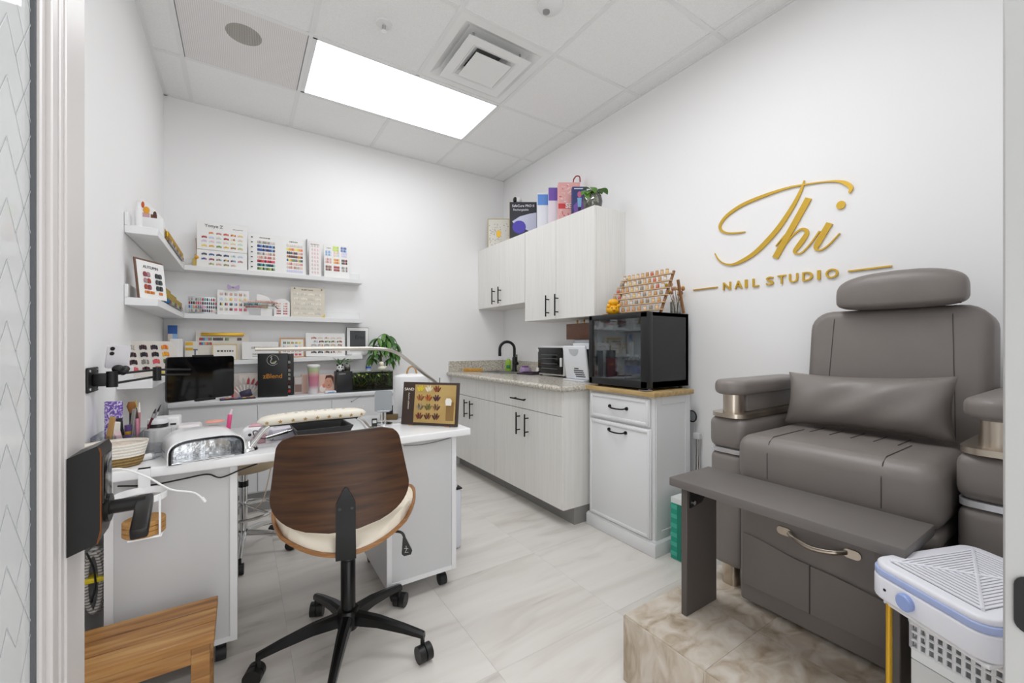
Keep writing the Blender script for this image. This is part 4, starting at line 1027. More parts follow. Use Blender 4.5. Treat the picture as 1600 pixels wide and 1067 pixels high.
# palette, sticks
T = thing('colour_palette', 'flat dark palette with colourful squares on the console', 'palette', (-.02, 3.345, ZT), math.radians(4))
G(M('#22222a', .4)).box(-.1, .1, -.04, .035, 0, .008, .002).obj('tray', T, local=True)
g = G()
for i in range(8):
    for j in range(2): g.m(M(random.choice(MIX), .4)).box(-.09 + .023 * i, -.071 + .023 * i, -.034 + .033 * j, -.006 + .033 * j, .008, .0105)
g.parts('colour_square', T, local=True, smooth=0)
T = thing('sample_sticks', 'fan of nail sample sticks with red and silver tips', 'nail sticks', (.03, 3.43, ZT), 0)
G(M('#3a3350', .4)).box(-.03, .04, -.02, .02, 0, .05, .006, mtx=Matrix.Rotation(-.3, 4, 'Y')).obj('holder', T, local=True)
for k in range(8):
    a = math.radians(-42 + k * 12); g = G(M('#e6e0da', .4)).box(-.004, .004, -.002, .002, .03, .09)
    g.m(M('#a01f33' if k > 3 else '#b9b2ac', .2)).prism([(-.008, .09), (.008, .09), (.008, .12), (0, .14), (-.008, .12)], 'y', -.004, .002)
    g.obj('stick', T, local=True, mtx=Matrix.Translation((.012 * (k - 4) * .4, -.01 + .004 * k, 0)) @ Matrix.Rotation(a, 4, 'Y'))
carton('carton', 'clear-topped box with small print behind the nail sticks', (.03, 3.53, ZT), .17, .04, .16, [M('#cfc8c2', .5)], printed=[(M('#e8b7b0', .5), 0, .2, 0, .5), (M('#e2d9cf', .5), .25, 1, .6, .95)])
carton('lipstick_card', 'small red and white card at the left of the nail sticks', (-.06, 3.46, ZT), .03, .012, .085, [M('#f0e8e4', .5)], cat='card', printed=[(M('#c4302a', .5), .1, .6, .3, .8), (M('#c4302a', .5), .6, 1, 0, .3)])
carton('carton', 'grey photo-print box between the black books and the tumbler', (.352, 3.44, ZT), .055, .05, .13, [M('#b9aca6', .5)], printed=[(M('#8d6f68', .5), .1, .9, .15, .55), (M('#cfc6c2', .5), .1, .9, .6, .95)])
carton('carton', 'slim blush pink box behind the tumbler', (.40, 3.50, ZT), .04, .06, .14, [M('#e3bfae', .5)])
# tumbler
def grad_mat(name, stops, z0, z1, rough=.3):
    m = bpy.data.materials.new(name); m.use_nodes = True; nt = m.node_tree; b = nt.nodes['Principled BSDF']
    tc = nt.nodes.new('ShaderNodeTexCoord'); sp = nt.nodes.new('ShaderNodeSeparateXYZ'); mr = nt.nodes.new('ShaderNodeMapRange')
    mr.inputs['From Min'].default_value = z0; mr.inputs['From Max'].default_value = z1
    nt.links.new(tc.outputs['Object'], sp.inputs[0]); nt.links.new(sp.outputs['Z'], mr.inputs['Value'])
    r = nt.nodes.new('ShaderNodeValToRGB'); e = r.color_ramp.elements
    while len(e) < len(stops): e.new(.5)
    for k, (p, h) in enumerate(stops): e[k].position = p; e[k].color = lin(h)
    nt.links.new(mr.outputs[0], r.inputs[0]); nt.links.new(r.outputs[0], b.inputs['Base Color']); b.inputs['Roughness'].default_value = rough
    return m
T = thing('tumbler', 'tall tumbler fading from green through pink to white', 'tumbler', (.452, 3.40, ZT))
G(grad_mat('tumbler_fade', [(.0, '#ece9ea'), (.16, '#e6dcdf'), (.32, '#c9889a'), (.62, '#cf7f92'), (.78, '#d9b3a8'), (.84, '#b9c79a'), (1, '#c6d2ac')], 0, .2)).lathe([(.028, 0), (.031, .004), (.034, .08), (.042, .2)], (0, 0, 0), 24).obj('cup', T, local=True)
G(M('#e6e6e6', .2)).lathe([(.044, .198), (.046, .2), (.046, .212), (.036, .218), (.03, .216)], (0, 0, 0), 24).obj('lid', T, local=True)
T = carton('photo_card', 'pink photo card with a smiling face beside the tumbler', (.55, 3.45, ZT), .108, .02, .135, [M('#ecc9b8', .5)], rz=math.radians(-6), cat='card')
g = G(M('#dca58c', .6)).ell((.014, -.011, .075), .03, .0015, .045, 18, 8); g.obj('face_print', T, local=True)
g = G(M('#5a3328', .6)).prism([(-.012, .1), (-.004, .13), (.03, .134), (.05, .118), (.05, .05), (.043, .085), (.03, .112), (.005, .112)], 'y', -.0128, -.0115).obj('hair_print', T, local=True, smooth=0)
g = G(M('#3b2a26', .6)).ell((.004, -.0125, .086), .004, .0008, .002).ell((.026, -.0125, .086), .004, .0008, .002).m(M('#b3453f', .6)).ell((.015, -.0125, .055), .007, .0008, .003).obj('face_features', T, local=True)
g = G(M('#f3ece8', .6)).ell((-.03, -.011, .03), .022, .0012, .025, 14, 6).m(M('#e58f78', .6)).ell((-.02, -.0112, .05), .012, .0012, .018, 14, 6).obj('flower_print', T, local=True)
T = thing('tissue_packet', 'small crumpled white packet in front of the photo card', 'packet', (.565, 3.375, ZT))
G(M('#dfe3ea', .5)).box(-.04, .04, -.02, .02, 0, .018, .008, 3).obj('packet', T, local=True); G(M('#7f9fc4', .5)).box(-.02, .025, -.0212, -.019, .004, .012).obj('print', T, local=True)
# ------------------------------------------------------------------ aquarium
T = thing('aquarium', 'small planted aquarium with a black filter box at the console end', 'aquarium', (.82, 3.42, ZT))
FBK = M('#1f2023', .4)
fb = G(FBK).box(.608, .722, 3.36, 3.48, ZT, .945, .003).obj('filter_box', T)
text('SUMMIT', .014, M('#cfcfcf', .5), T, (.648, 3.3585, .927), local=False)
AQ = glass_mat('aquarium_glass', '#cfd8c8', .15)
G(AQ).box(.722, 1.035, 3.36, 3.363, ZT + .012, .935).box(1.032, 1.035, 3.363, 3.477, ZT + .012, .935).box(.722, 1.032, 3.477, 3.48, ZT + .012, .935).parts('glass_pane', T, smooth=0)
G(FBK).box(.722, 1.037, 3.358, 3.482, ZT, ZT + .012).box(1.033, 1.037, 3.358, 3.361, ZT, .94).box(.722, 1.03, 3.474, 3.4765, ZT + .012, .925).parts('frame_piece', T, smooth=0)
G(M('#3a3427', .9, noise=.4, nscale=120)).box(.724, 1.031, 3.364, 3.473, ZT + .012, ZT + .03, .003).obj('gravel', T)
G(glass_mat('lid', '#eef3ec', .15, milk=.08)).box(.722, 1.037, 3.358, 3.482, .936, .942).obj('lid', T, smooth=0)
def leaf_mesh(mat, L, Wd, droop=.3, fold=.25, n=6):
    g = G(mat)
    def f(u, v):
        w = Wd * (math.sin(math.pi * min(1, .04 + v * .96)) ** .8) * (1 - .35 * v)
        a = 2 * u - 1
        return Vector((a * w, v * L, -droop * L * v * v + fold * abs(a) * w))
    g.surf(f, 4, n); o = g.obj('leaf', smooth=80); me = o.data; bpy.data.objects.remove(o); return me
def leaf(me, parent, p, yaw, pitch, s=1, name='leaf'):
    o = bpy.data.objects.new(name, me); C.objects.link(o); o.parent = parent
    o.matrix_local = Matrix.Translation(p) @ Matrix.Rotation(yaw, 4, 'Z') @ Matrix.Rotation(pitch, 4, 'X') @ Matrix.Scale(s, 4)
    return o
GR1 = M('#3c6b2c', .4, noise=.2, nscale=60); GR2 = M('#5b8a35', .4, noise=.2, nscale=60); GR3 = M('#7da03e', .45)
weed = leaf_mesh(M('#a8c64e', .45), .05, .007, .2); weed2 = leaf_mesh(M('#8fa045', .5), .06, .006, .3)
for k in range(60):
    leaf(weed if k % 2 else weed2, T, (random.uniform(-.09, .2), random.uniform(-.045, .04), .03 + random.uniform(0, .05)), random.uniform(0, 6.28), random.uniform(.6, 1.5), random.uniform(.7, 1.3), 'water_plant')
moss = leaf_mesh(M('#b4cc58', .5), .03, .009, .5)
for k in range(40): leaf(moss, T, (-.09 + .295 * k / 40, random.uniform(-.05, -.03), .13 + random.uniform(-.006, .01)), random.uniform(0, 6.28), random.uniform(-.8, .3), 1, 'floating_plant')
for k, (x, z, c) in enumerate(((-.03, .045, '#d9742a'), (.06, .085, '#b8b8a8'), (.14, .06, '#c98a3a'))):
    G(M(c, .4)).ell((x, -.04, z), .012, .003, .006, 10, 6).prism([(x + .01, z), (x + .02, z + .006), (x + .02, z - .006)], 'y', -.041, -.039).obj('fish', T, local=True)
G(M('#5a4632', .8)).ell((.08, 0, .045), .05, .025, .02).ell((-.05, .01, .04), .03, .02, .018).parts('rock', T, local=True)
# things on the aquarium
T = thing('panda_pot', 'black and white panda planter on the filter box', 'planter', (.635, 3.39, .9455))
G(M('#ededeb', .35)).ell((0, 0, .026), .026, .023, .027).obj('body', T, local=True)
G(BLACK).ell((-.018, -.006, .05), .008, .006, .008).ell((.018, -.006, .05), .008, .006, .008).ell((-.009, -.021, .034), .005, .004, .007).ell((.011, -.021, .034), .005, .004, .007).ell((-.02, -.012, .008), .01, .01, .009).ell((.02, -.012, .008), .01, .01, .009).parts('black_patch', T, local=True)
spk = leaf_mesh(GR1, .09, .007, .25)
for k in range(7): leaf(spk, T, (0, 0, .045), k * .9, .9 + .12 * (k % 3), 1.0)
T = thing('moss_jar', 'little glass jar with a bright green seedling on the filter box', 'plant', (.70, 3.44, .9455))
G(CLEAR).lathe([(.02, 0), (.023, .004), (.023, .045), (.02, .05)], (0, 0, 0), 18).obj('jar', T, local=True)
G(M('#5b4a30', .9)).lathe([(.021, .003), (.021, .03), (.001, .033)], (0, 0, 0), 14).obj('soil', T, local=True)
sl = leaf_mesh(GR2, .055, .016, .35)
for k in range(8): leaf(sl, T, (0, 0, .05 + .005 * k), k * 2.3, .35 + .1 * (k % 3), .9)
T = thing('cream_jar', 'small blue-lidded white jar on the aquarium lid', 'jar', (.855, 3.41, .9425))
G(M('#eaeaea', .3)).lathe([(.018, 0), (.019, .003), (.019, .018)], (0, 0, 0), 18).obj('body', T, local=True)
G(M('#1f55a8', .35)).lathe([(.0195, .018), (.0195, .032), (.018, .034)], (0, 0, 0), 18).obj('lid', T, local=True); G(M('#2f66b4', .4)).lathe([(.0193, .007), (.0193, .012)], (0, 0, 0), 18).obj('label_band', T, local=True)
T = thing('duck_figurine', 'cream duck figurine sitting on the aquarium lid', 'figurine', (.963, 3.41, .9425), math.radians(-30))
DU = M('#ece7d8', .4)
G(DU).ell((0, 0, .018), .034, .028, .019).ell((.028, 0, .026), .012, .012, .01).obj('body', T, local=True); G(DU).ell((-.004, 0, .052), .021, .02, .021).obj('head', T, local=True)
G(M('#d9a441', .4)).ell((-.01, -.02, .05), .006, .008, .003).obj('beak', T, local=True)
# money tree
T = thing('money_tree', 'bushy green money tree in a pot behind the aquarium', 'plant', (1.0, 3.565, ZT))
G(M('#d8d8d6', .4)).lathe([(.03, 0), (.036, .01), (.042, .09), (.044, .095), (.04, .094), (.038, .085)], (0, 0, 0), 22).obj('pot', T, local=True)
G(M('#3a2d20', .9)).lathe([(.038, .08), (.001, .086)], (0, 0, 0), 16).obj('soil', T, local=True)
G(M('#6b6a3c', .7)).tube(bez([(0, 0, .08), (.008, -.004, .16), (-.004, .0, .25), (.0, -.01, .33)], 5), .009, 8).obj('trunk', T, local=True)
ml = leaf_mesh(GR1, .115, .026, .5); ml2 = leaf_mesh(GR2, .105, .025, .6)
heads = [(-.075, -.03, .36), (-.04, -.06, .42), (.02, -.03, .46), (.07, -.03, .44), (.10, -.05, .38), (.06, -.09, .33), (-.02, -.09, .34), (.0, -.06, .39), (-.07, -.07, .29), (.09, -.08, .28), (.03, -.09, .40), (-.05, -.05, .33), (.11, -.04, .32), (.05, -.08, .25), (-.09, -.04, .25)]
for k, hd_ in enumerate(heads):
    G(M('#56762f', .6)).tube([(0, -.005, .30), (hd_[0] * .5, hd_[1] * .5, (.30 + hd_[2]) / 2 + .02), hd_], .0022, 5).obj('stem', T, local=True)
    for q in range(5): leaf(ml if (k + q) % 3 else ml2, T, hd_, 2 * math.pi * q / 5 + k * .7, random.uniform(-.75, -.1), random.uniform(.7, 1.0))
# ------------------------------------------------------------------ gold wall sign
SG = thing('wall_sign', 'gold lettering reading Thi NAIL STUDIO on the right wall', 'sign', (XR, 1.03, 1.45))
SGM = M('#d8b146', .38, .6, name='brushed_gold')
def ribbon(pts, d=.009, x=XR - .001):
    P = bez([(0, p[0], p[1]) for p in pts], 8); Wd = bez([(p[2], 0, 0) for p in pts], 8)
    g = G(SGM); prev = None
    for i, p in enumerate(P):
        dd = (P[min(i + 1, len(P) - 1)] - P[max(i - 1, 0)]); dd.normalize()
        n = Vector((0, -dd.z, dd.y)) * max(.001, Wd[i].x) * .43
        q = [g.bm.verts.new((x, *(p + n).yz)), g.bm.verts.new((x, *(p - n).yz)), g.bm.verts.new((x - d, *(p - n).yz)), g.bm.verts.new((x - d, *(p + n).yz))]
        if prev: g.bridge(prev, q)
        else: g.cap(q)
        prev = q
    g.cap(prev); return g
def letter(strokes, dot=None):
    root = None
    for k, st in enumerate(strokes):
        o = ribbon(st, .009 - .0005 * k).obj('letter' if root is None else 'stroke', root or SG, smooth=30)
        root = root or o
    if dot: G(SGM).prism([(dot[0] + .0165 * math.cos(a), dot[1] + .0185 * math.sin(a)) for a in [2 * math.pi * k / 20 for k in range(20)]], 'x', XR - .01, XR - .001).obj('dot', root)
    return root
letter([[(0.7196, 1.8314, 0.0095), (0.7138, 1.8522, 0.0176), (0.7301, 1.8756, 0.0191), (0.758, 1.8952, 0.011), (0.8023, 1.9091, 0.0056), (0.8542, 1.9194, 0.0058), (0.9023, 1.9261, 0.0073), (0.9719, 1.9328, 0.0106), (1.0805, 1.9274, 0.0174), (1.1915, 1.9115, 0.0198), (1.2709, 1.8799, 0.0186), (1.3099, 1.8452, 0.0172), (1.3183, 1.8161, 0.0155), (1.2998, 1.7897, 0.0128), (1.2627, 1.7732, 0.0101), (1.2148, 1.7647, 0.0091), (1.1777, 1.7617, 0.0049)],
        [(0.8974, 1.9455, 0.0059), (0.9054, 1.9166, 0.0125), (0.9335, 1.8582, 0.0193), (0.9719, 1.7974, 0.0242), (1.0183, 1.7363, 0.0277), (1.0735, 1.6817, 0.0283), (1.1311, 1.6362, 0.0257), (1.1915, 1.6081, 0.0214), (1.2466, 1.5959, 0.0134), (1.2956, 1.6096, 0.0085), (1.3293, 1.6399, 0.0061), (1.3491, 1.6765, 0.0035)]])
letter([[(0.8792, 1.8549, 0.032), (0.9147, 1.7909, 0.0325), (0.9719, 1.6909, 0.0333), (1.0278, 1.5942, 0.034)], [(1.025, 1.6526, 0.0054), (0.9916, 1.6902, 0.0069), (0.9654, 1.7168, 0.0053)],
        [(0.9949, 1.6328, 0.0053), (0.9525, 1.6853, 0.0075), (0.9147, 1.7121, 0.0103), (0.8932, 1.7071, 0.0161), (0.8871, 1.6869, 0.0219), (0.9036, 1.6592, 0.0265), (0.9259, 1.63, 0.0252), (0.9385, 1.6112, 0.0179), (0.9303, 1.5983, 0.0089), (0.9085, 1.5985, 0.0074), (0.872, 1.6331, 0.0073), (0.8337, 1.6865, 0.0086)]])
letter([[(0.7938, 1.714, 0.0309), (0.8193, 1.6697, 0.0312), (0.8424, 1.6271, 0.0286), (0.8483, 1.6105, 0.0201), (0.8395, 1.5972, 0.01), (0.8193, 1.5987, 0.0071), (0.791, 1.62, 0.007), (0.7553, 1.6586, 0.0048)]], (.7515, 1.7855))
for ch, ya, yb_ in (('N', 1.2993, 1.2555), ('A', 1.2341, 1.1923), ('I', 1.1787, 1.1652), ('L', 1.1385, 1.106), ('S', 1.0711, 1.0341), ('T', 1.016, 0.9777), ('U', 0.9632, 0.9237), ('D', 0.9044, 0.8614), ('I', 0.8431, 0.8302), ('O', 0.8098, 0.7604)):
    o = text(ch, .058, SGM, SG, (0, 0, 0), '-x', 'letter', ext=.005, bold=.0006, local=True)
    me = o.data
    y0 = min(v.co.y for v in me.vertices); y1 = max(v.co.y for v in me.vertices); z0 = min(v.co.z for v in me.vertices); z1 = max(v.co.z for v in me.vertices)
    sy, sz = (ya - yb_) / (y1 - y0), .044 / (z1 - z0)
    for v in me.vertices:
        v.co = (v.co.x - .006, (v.co.y - (y0 + y1) / 2) * sy + (ya + yb_) / 2 - 1.03, (v.co.z - z0) * sz + 1.458 - 1.45)
for a, b in ((1.333, 1.485), (.576, .725)): G(SGM).box(XR - .009, XR - .001, a, b, 1.4775, 1.484).obj('line', SG, smooth=0)
# ------------------------------------------------------------------ on top of the wall cabinets (turned towards the door)
RZ = -.58
T = thing('floral_board', 'white floral print board with gold emblem on the corner cabinet', 'board', (2.135, 3.50, 2.091), RZ)
G(M('#ece8df', .6)).box(-.108, .108, 0, .012, 0, .31, .001, 1).obj('panel', T, local=True)
g = G(M('#b9a86a', .5, .3))
for a in ((-.108, -.102, 0, .31), (.102, .108, 0, .31), (-.102, .102, .304, .31)): g.box(a[0], a[1], -.002, .012, a[2], a[3])
g.obj('border', T, local=True, smooth=0)
g = G()
for k in range(70):
    x, z = random.uniform(-.095, .095), random.uniform(.02, .26)
    g.m(M(random.choice(['#7d8a6a', '#8f8f86', '#a79f8c', '#5f6a58', '#c9b8a0']), .6)); a = random.uniform(0, 3.14)
    l = random.uniform(.004, .012); g.prism([(x - l * math.cos(a), z - l * math.sin(a)), (x + .003 * math.sin(a), z - .003 * math.cos(a)), (x + l * math.cos(a), z + l * math.sin(a)), (x - .003 * math.sin(a), z + .003 * math.cos(a))], 'y', -.001, 0)
g.obj('floral_print', T, local=True, smooth=0, kind='stuff')
G(GOLDP).prism([(-.018, .13), (.018, .13), (.022, .16), (.02, .185), (.01, .19), (0, .2), (-.01, .19), (-.02, .185), (-.022, .16)], 'y', -.0025, 0).obj('emblem', T, local=True)
T = thing('lamp_box', 'black boxed nail lamp reading SafeCure PRO on the corner cabinet', 'box', (2.125, 3.06, 2.093), RZ)
G(M('#22232e', .4)).box(-.122, .122, 0, .09, 0, .345, .001, 1).obj('carton', T, local=True)
G(M('#e2c99a', .5)).box(-.1245, -.122, .001, .09, 0, .345).obj('side_face', T, local=True, smooth=0)
text('SafeCure PRO II', .03, M('#e8e8ea', .5), T, (.0, -.001, .31), bold=.0004); text('Rechargeable', .026, M('#d5d5da', .5), T, (-.02, -.001, .275), bold=.0004)
G(M('#c9cbe0', .5)).prism([(-.10, .17), (-.03, .215), (.06, .24), (.12, .25), (.12, .05), (.02, .1), (-.06, .13)], 'y', -.0012, 0).obj('lamp_print', T, local=True, smooth=0)
G(M('#4d3fb0', .4)).ell((-.035, -.001, .12), .062, .001, .06, 20, 8).obj('lamp_print', T, local=True)
T = thing('security_camera', 'round white and black camera on the boxed nail lamp', 'camera', (2.09, 3.12, 2.4385), RZ)
G(WHITE).ell((.02, .03, .034), .034, .034, .034, 18, 10).lathe([(.02, 0), (.018, .008)], (.02, .03, 0), 14).obj('shell', T, local=True); G(BLACK).ell((-.01, .02, .034), .02, .03, .028).obj('face', T, local=True)
T = carton('carton', 'slim white box with blue top, left of the purple one', (2.10, 2.735, 2.093), .098, .04, .315, [M('#e9eaf0', .5)], rz=RZ, printed=[(M('#5f8fd6', .5), .04, .96, .68, .96)])
T = carton('carton', 'slim white box with purple top, beside the pink gift bag', (2.125, 2.615, 2.093), .10, .04, .325, [M('#e9e4ee', .5)], rz=RZ, printed=[(M('#7656b4', .5), 0, 1, .68, 1)])
T = thing('gift_bag', 'pink and white gift bag with red handle on the wall cabinet', 'bag', (2.155, 2.475, 2.093), RZ)
G(M('#eeb3b0', .6)).box(-.085, .085, -.03, .04, 0, .325, .002, 1).obj('bag', T, local=True)
G(M('#d63b3f', .5)).box(-.085, .085, -.0315, -.03, .12, .16).obj('red_band', T, local=True, smooth=0)
text('SENZ', .05, M('#f4e8e6', .5), T, (.03, -.033, .14), bold=.002)
g = G()
for k in range(60):
    x, z = random.uniform(-.075, .075), random.choice([random.uniform(.17, .31), random.uniform(.01, .11)]); a = random.uniform(0, 3.14); l = random.uniform(.006, .014)
    g.m(M(random.choice(['#f7eceb', '#d9605f', '#f2d5d2']), .6)).prism([(x - l * math.cos(a), z - l * math.sin(a)), (x + .004 * math.sin(a), z - .004 * math.cos(a)), (x + l * math.cos(a), z + l * math.sin(a)), (x - .004 * math.sin(a), z + .004 * math.cos(a))], 'y', -.0312, -.030)
g.obj('bag_print', T, local=True, smooth=0, kind='stuff')
G(M('#9a2a30', .5)).tube(bez([(.035, .0, .325), (.04, 0, .36), (.06, 0, .385), (.085, 0, .38), (.09, 0, .34)], 5), .005, 8).obj('handle', T, local=True)
T = thing('tarot_box', 'dark blue and violet illustrated box beside the glass vase', 'box', (2.14, 2.335, 2.093), RZ)
G(M('#2b3570', .5)).box(-.054, .054, 0, .05, 0, .255, .001, 1).obj('carton', T, local=True)
g = G(M('#7a4fa8', .5)).prism([(-.04, .06), (.04, .05), (.045, .12), (0, .16), (-.045, .11)], 'y', -.0012, 0).m(M('#c4648c', .5)).ell((.0, -.0012, .195), .016, .001, .024, 14, 6).m(M('#7fb6de', .5)).prism([(-.012, .1), (.012, .1), (.016, .17), (-.016, .17)], 'y', -.0022, -.001).m(M('#b03a6a', .5)).box(-.045, .045, -.0014, 0, .03, .06).m(M('#1c1e38', .5)).box(-.01, .012, -.003, -.001, .03, .1).m(M('#dfe2f0', .5)).box(-.04, .04, -.0014, 0, .236, .243)
g.parts('printed_area', T, local=True, smooth=0)
G(M('#ececf0', .5)).box(.056, .072, .0, .05, 0, .25).obj('white_sleeve', T, local=True, smooth=0)
T = thing('glass_vase', 'round glass vase of pothos cuttings on the tall wall cabinet', 'vase', (2.065, 2.12, 2.093))
G(glass_mat('vase_glass', '#cfd4c6', .25)).lathe([(.045, 0), (.062, .02), (.07, .06), (.062, .1), (.045, .125), (.048, .132)], (0, 0, 0), 26).obj('glass', T, local=True)
g = G(M('#6d6a45', .7))
for k in range(16):
    a = k * 2.4; g.tube(bez([(.03 * math.cos(a), .03 * math.sin(a), .01), (.045 * math.cos(a + 1), .045 * math.sin(a + 1), .04), (.02 * math.cos(a + 2), .02 * math.sin(a + 2), .075)], 4), .003, 5)
g.parts('root', T, local=True)
pl = leaf_mesh(GR2, .075, .034, .35, .2, 8)
for k, (x, y, z, ya_, pi_, s_) in enumerate(((-.03, .0, .13, 2.2, -.2, 1), (-.05, .02, .14, 1.9, -.5, .8), (-.03, -.03, .15, 2.8, -.6, .9), (.02, -.02, .14, -2.2, .1, .9), (.04, -.01, .15, -1.2, .25, 1), (.06, -.03, .16, -1.5, -.1, .9), (.0, .02, .16, .4, .5, .8), (-.06, -.01, .12, 2.4, -.9, .8))):
    leaf(pl, T, (x, y, z), ya_, pi_, s_); G(M('#4d7030', .5)).tube([(0, 0, .08), (x * .6, y * .6, .11), (x, y, z)], .002, 5).obj('stem', T, local=True)
# ------------------------------------------------------------------ counter
T = thing('wooden_tray', 'small golden wooden tray by the sink', 'tray', (1.86, 3.52, .8955), math.radians(-30))
G(M('#c9973e', .4, noise=.15, nscale=60)).box(-.09, .09, -.03, .03, 0, .012, .004).box(-.09, .09, -.03, -.024, .012, .03, .002).box(-.09, .09, .024, .03, .012, .03, .002).box(-.09, -.084, -.024, .024, .012, .03, .002).box(.084, .09, -.024, .024, .012, .03, .002).obj('tray', T, local=True)
T = thing('soap_bottle', 'green dish soap bottle beside the black faucet', 'bottle', (2.185, 3.40, .8955), RZ)
G(M('#9cc83a', .25)).lathe([(.024, 0), (.03, .006), (.03, .07), (.025, .1), (.012, .118)], (0, 0, 0), 18, sy=.7).obj('bottle', T, local=True)
G(M('#dfe7e0', .3)).lathe([(.011, .116), (.011, .135), (.006, .14), (.005, .152)], (0, 0, 0), 14).obj('cap', T, local=True); G(M('#2f7a4a', .4)).box(-.02, .02, -.0225, -.018, .025, .06, .004).obj('label', T, local=True)
T = thing('sponge_cup', 'lilac cup holding sponges behind the sink', 'cup', (2.215, 3.16, .8955))
G(M('#b59ac6', .4)).box(-.035, .035, -.04, .04, 0, .045, .008, 3).obj('cup', T, local=True); G(M('#7a4f8a', .7)).box(-.02, .02, -.03, .025, .04, .058, .004).obj('sponge', T, local=True)
T = thing('dark_mat', 'dark purple folded cloth on the counter beside the sterilizer', 'cloth', (2.10, 2.93, .8955), math.radians(10))
G(M('#37283a', .7)).box(-.07, .07, -.09, .09, 0, .012, .005).box(-.03, .05, -.07, .06, .012, .022, .005).obj('cloth', T, local=True)
T = thing('sterilizer', 'white countertop sterilizer oven with black glass door', 'oven', (2.17, 2.62, .8955))
G(WHITE).box(2.095, 2.26, 2.462, 2.785, .905, 1.142, .006, 3).obj('body', T)
dq = G(M('#0f0f10', .12)).box(2.078, 2.096, 2.47, 2.777, .918, 1.128, .004).obj('glass_door', T)
g = G(M('#8f9296', .3, .8))
for z in (.96, 1.0, 1.04, 1.07): g.cyl((2.0765, 2.52, z), (2.0765, 2.73, z), .002, n=6)
g.parts('rack_rod', dq); G(WHITE).box(2.07, 2.09, 2.765, 2.79, .93, .96, .003).box(2.07, 2.09, 2.765, 2.79, 1.09, 1.115, .003).parts('door_catch', dq)
G(WHITE).box(2.064, 2.08, 2.462, 2.478, .98, 1.05, .004).obj('latch', dq)
G(RUB).cyl((2.11, 2.48, .8955), (2.11, 2.48, .906), .01).cyl((2.11, 2.77, .8955), (2.11, 2.77, .906), .01).cyl((2.24, 2.48, .8955), (2.24, 2.48, .906), .01).cyl((2.24, 2.77, .8955), (2.24, 2.77, .906), .01).parts('foot', T)
T = thing('towel_warmer', 'white towel warmer cabinet with its front door tilted open', 'towel warmer', (2.12, 2.2, .8955))
G(M('#e0e2e6', .35)).box(2.04, 2.25, 2.09, 2.30, .905, 1.165, .008, 3).obj('body', T); G(M('#26282b', .3)).box(2.036, 2.041, 2.105, 2.285, .93, 1.12).obj('cavity', T, smooth=0)
tm = Matrix.Translation((2.0, 2.195, .908)) @ Matrix.Rotation(math.radians(-9), 4, 'Y') 
dq = G(M('#e6e8ec', .3)).box(-.012, .006, -.118, .118, 0, .24, .008, 3, mtx=tm).obj('door', T)
G(M('#c3c6cb', .3)).prism([(p[0], p[1]) for p in arc(0, .218, .05, 180, 360, 10)], 'x', -.014, -.011).obj('grip', dq, mtx=tm)
g = G(M('#4c4e55', .6))
for k, (a, b) in enumerate(((.015, -.03), (.02, -.075), (.02, -.08), (.01, -.085), (.005, -.09))):
    g.box(-.0128, -.0118, b, a, .075 - .014 * k, .083 - .014 * k, mtx=tm)
g.obj('small_print', dq, smooth=0, kind='stuff'); G(M('#dcdee2', .35)).box(1.955, 2.03, 2.09, 2.31, .8955, .906, .002).obj('base', T)
G(M('#d9dbe0', .35)).box(2.05, 2.24, 2.1, 2.29, 1.166, 1.19, .004).box(2.046, 2.05, 2.13, 2.26, 1.17, 1.186).obj('control_strip', T)
T = thing('wooden_box', 'brown walnut box with brass knobs on the towel warmer', 'box', (2.12, 2.23, 1.1905))
G(M('#5b3a2a', .5, noise=.2, nscale=30)).box(2.03, 2.22, 2.09, 2.36, 1.1905, 1.305, .004).obj('box', T)
G(GOLD).lathe([(.006, 0), (.005, .01), (.009, .02), (.004, .028)], (2.06, 2.20, 1.305), 12).lathe([(.006, 0), (.005, .01), (.009, .02), (.004, .028)], (2.06, 2.27, 1.305), 12).parts('knob', T)
G(WHITE).tube([(2.275, 2.47, 1.345), (2.277, 2.48, 1.2), (2.272, 2.47, 1.0), (2.26, 2.46, .96)], .003, 6).obj('hanging_cable', loc=(2.27, 2.47, 1.0), label='thin white power cord hanging on the wall above the sterilizer', cat='cable')
# ------------------------------------------------------------------ on top of the mini fridge
ZF = 1.3355
T = thing('polish_stand', 'tiered wooden stand full of small polish jars on the mini fridge', 'stand', (2.03, 1.70, ZF))
PW = M('#cfae87', .5); y0, y1 = 1.475, 1.93
for k in range(6):
    G(PW).box(1.965 + .022 * k, 1.992 + .022 * k, y0 + .003 * k, y1 - .012 * k, ZF + .012 + .043 * k, ZF + .018 + .043 * k).obj('shelf', T, smooth=0)
for y in (y0 + .02, y1 - .08): G(M('#8a623c', .5)).box(-.006, .006, y - .006, y + .006, 0, .275, mtx=Matrix.Translation((1.985, 0, ZF)) @ Matrix.Rotation(math.radians(26.5), 4, 'Y')).obj('upright', T)
G(M('#8a623c', .5)).box(-.006, .006, y0 - .006, y0 + .006, 0, .2, mtx=Matrix.Translation((2.17, 0, ZF)) @ Matrix.Rotation(math.radians(-16), 4, 'Y')).obj('rear_leg', T)
pj = {}
JC = ['#d9b98f', '#c99a70', '#e2cdb4', '#b98f5a', '#d6d2ca', '#8f8a80', '#c4685c', '#d9c08a']
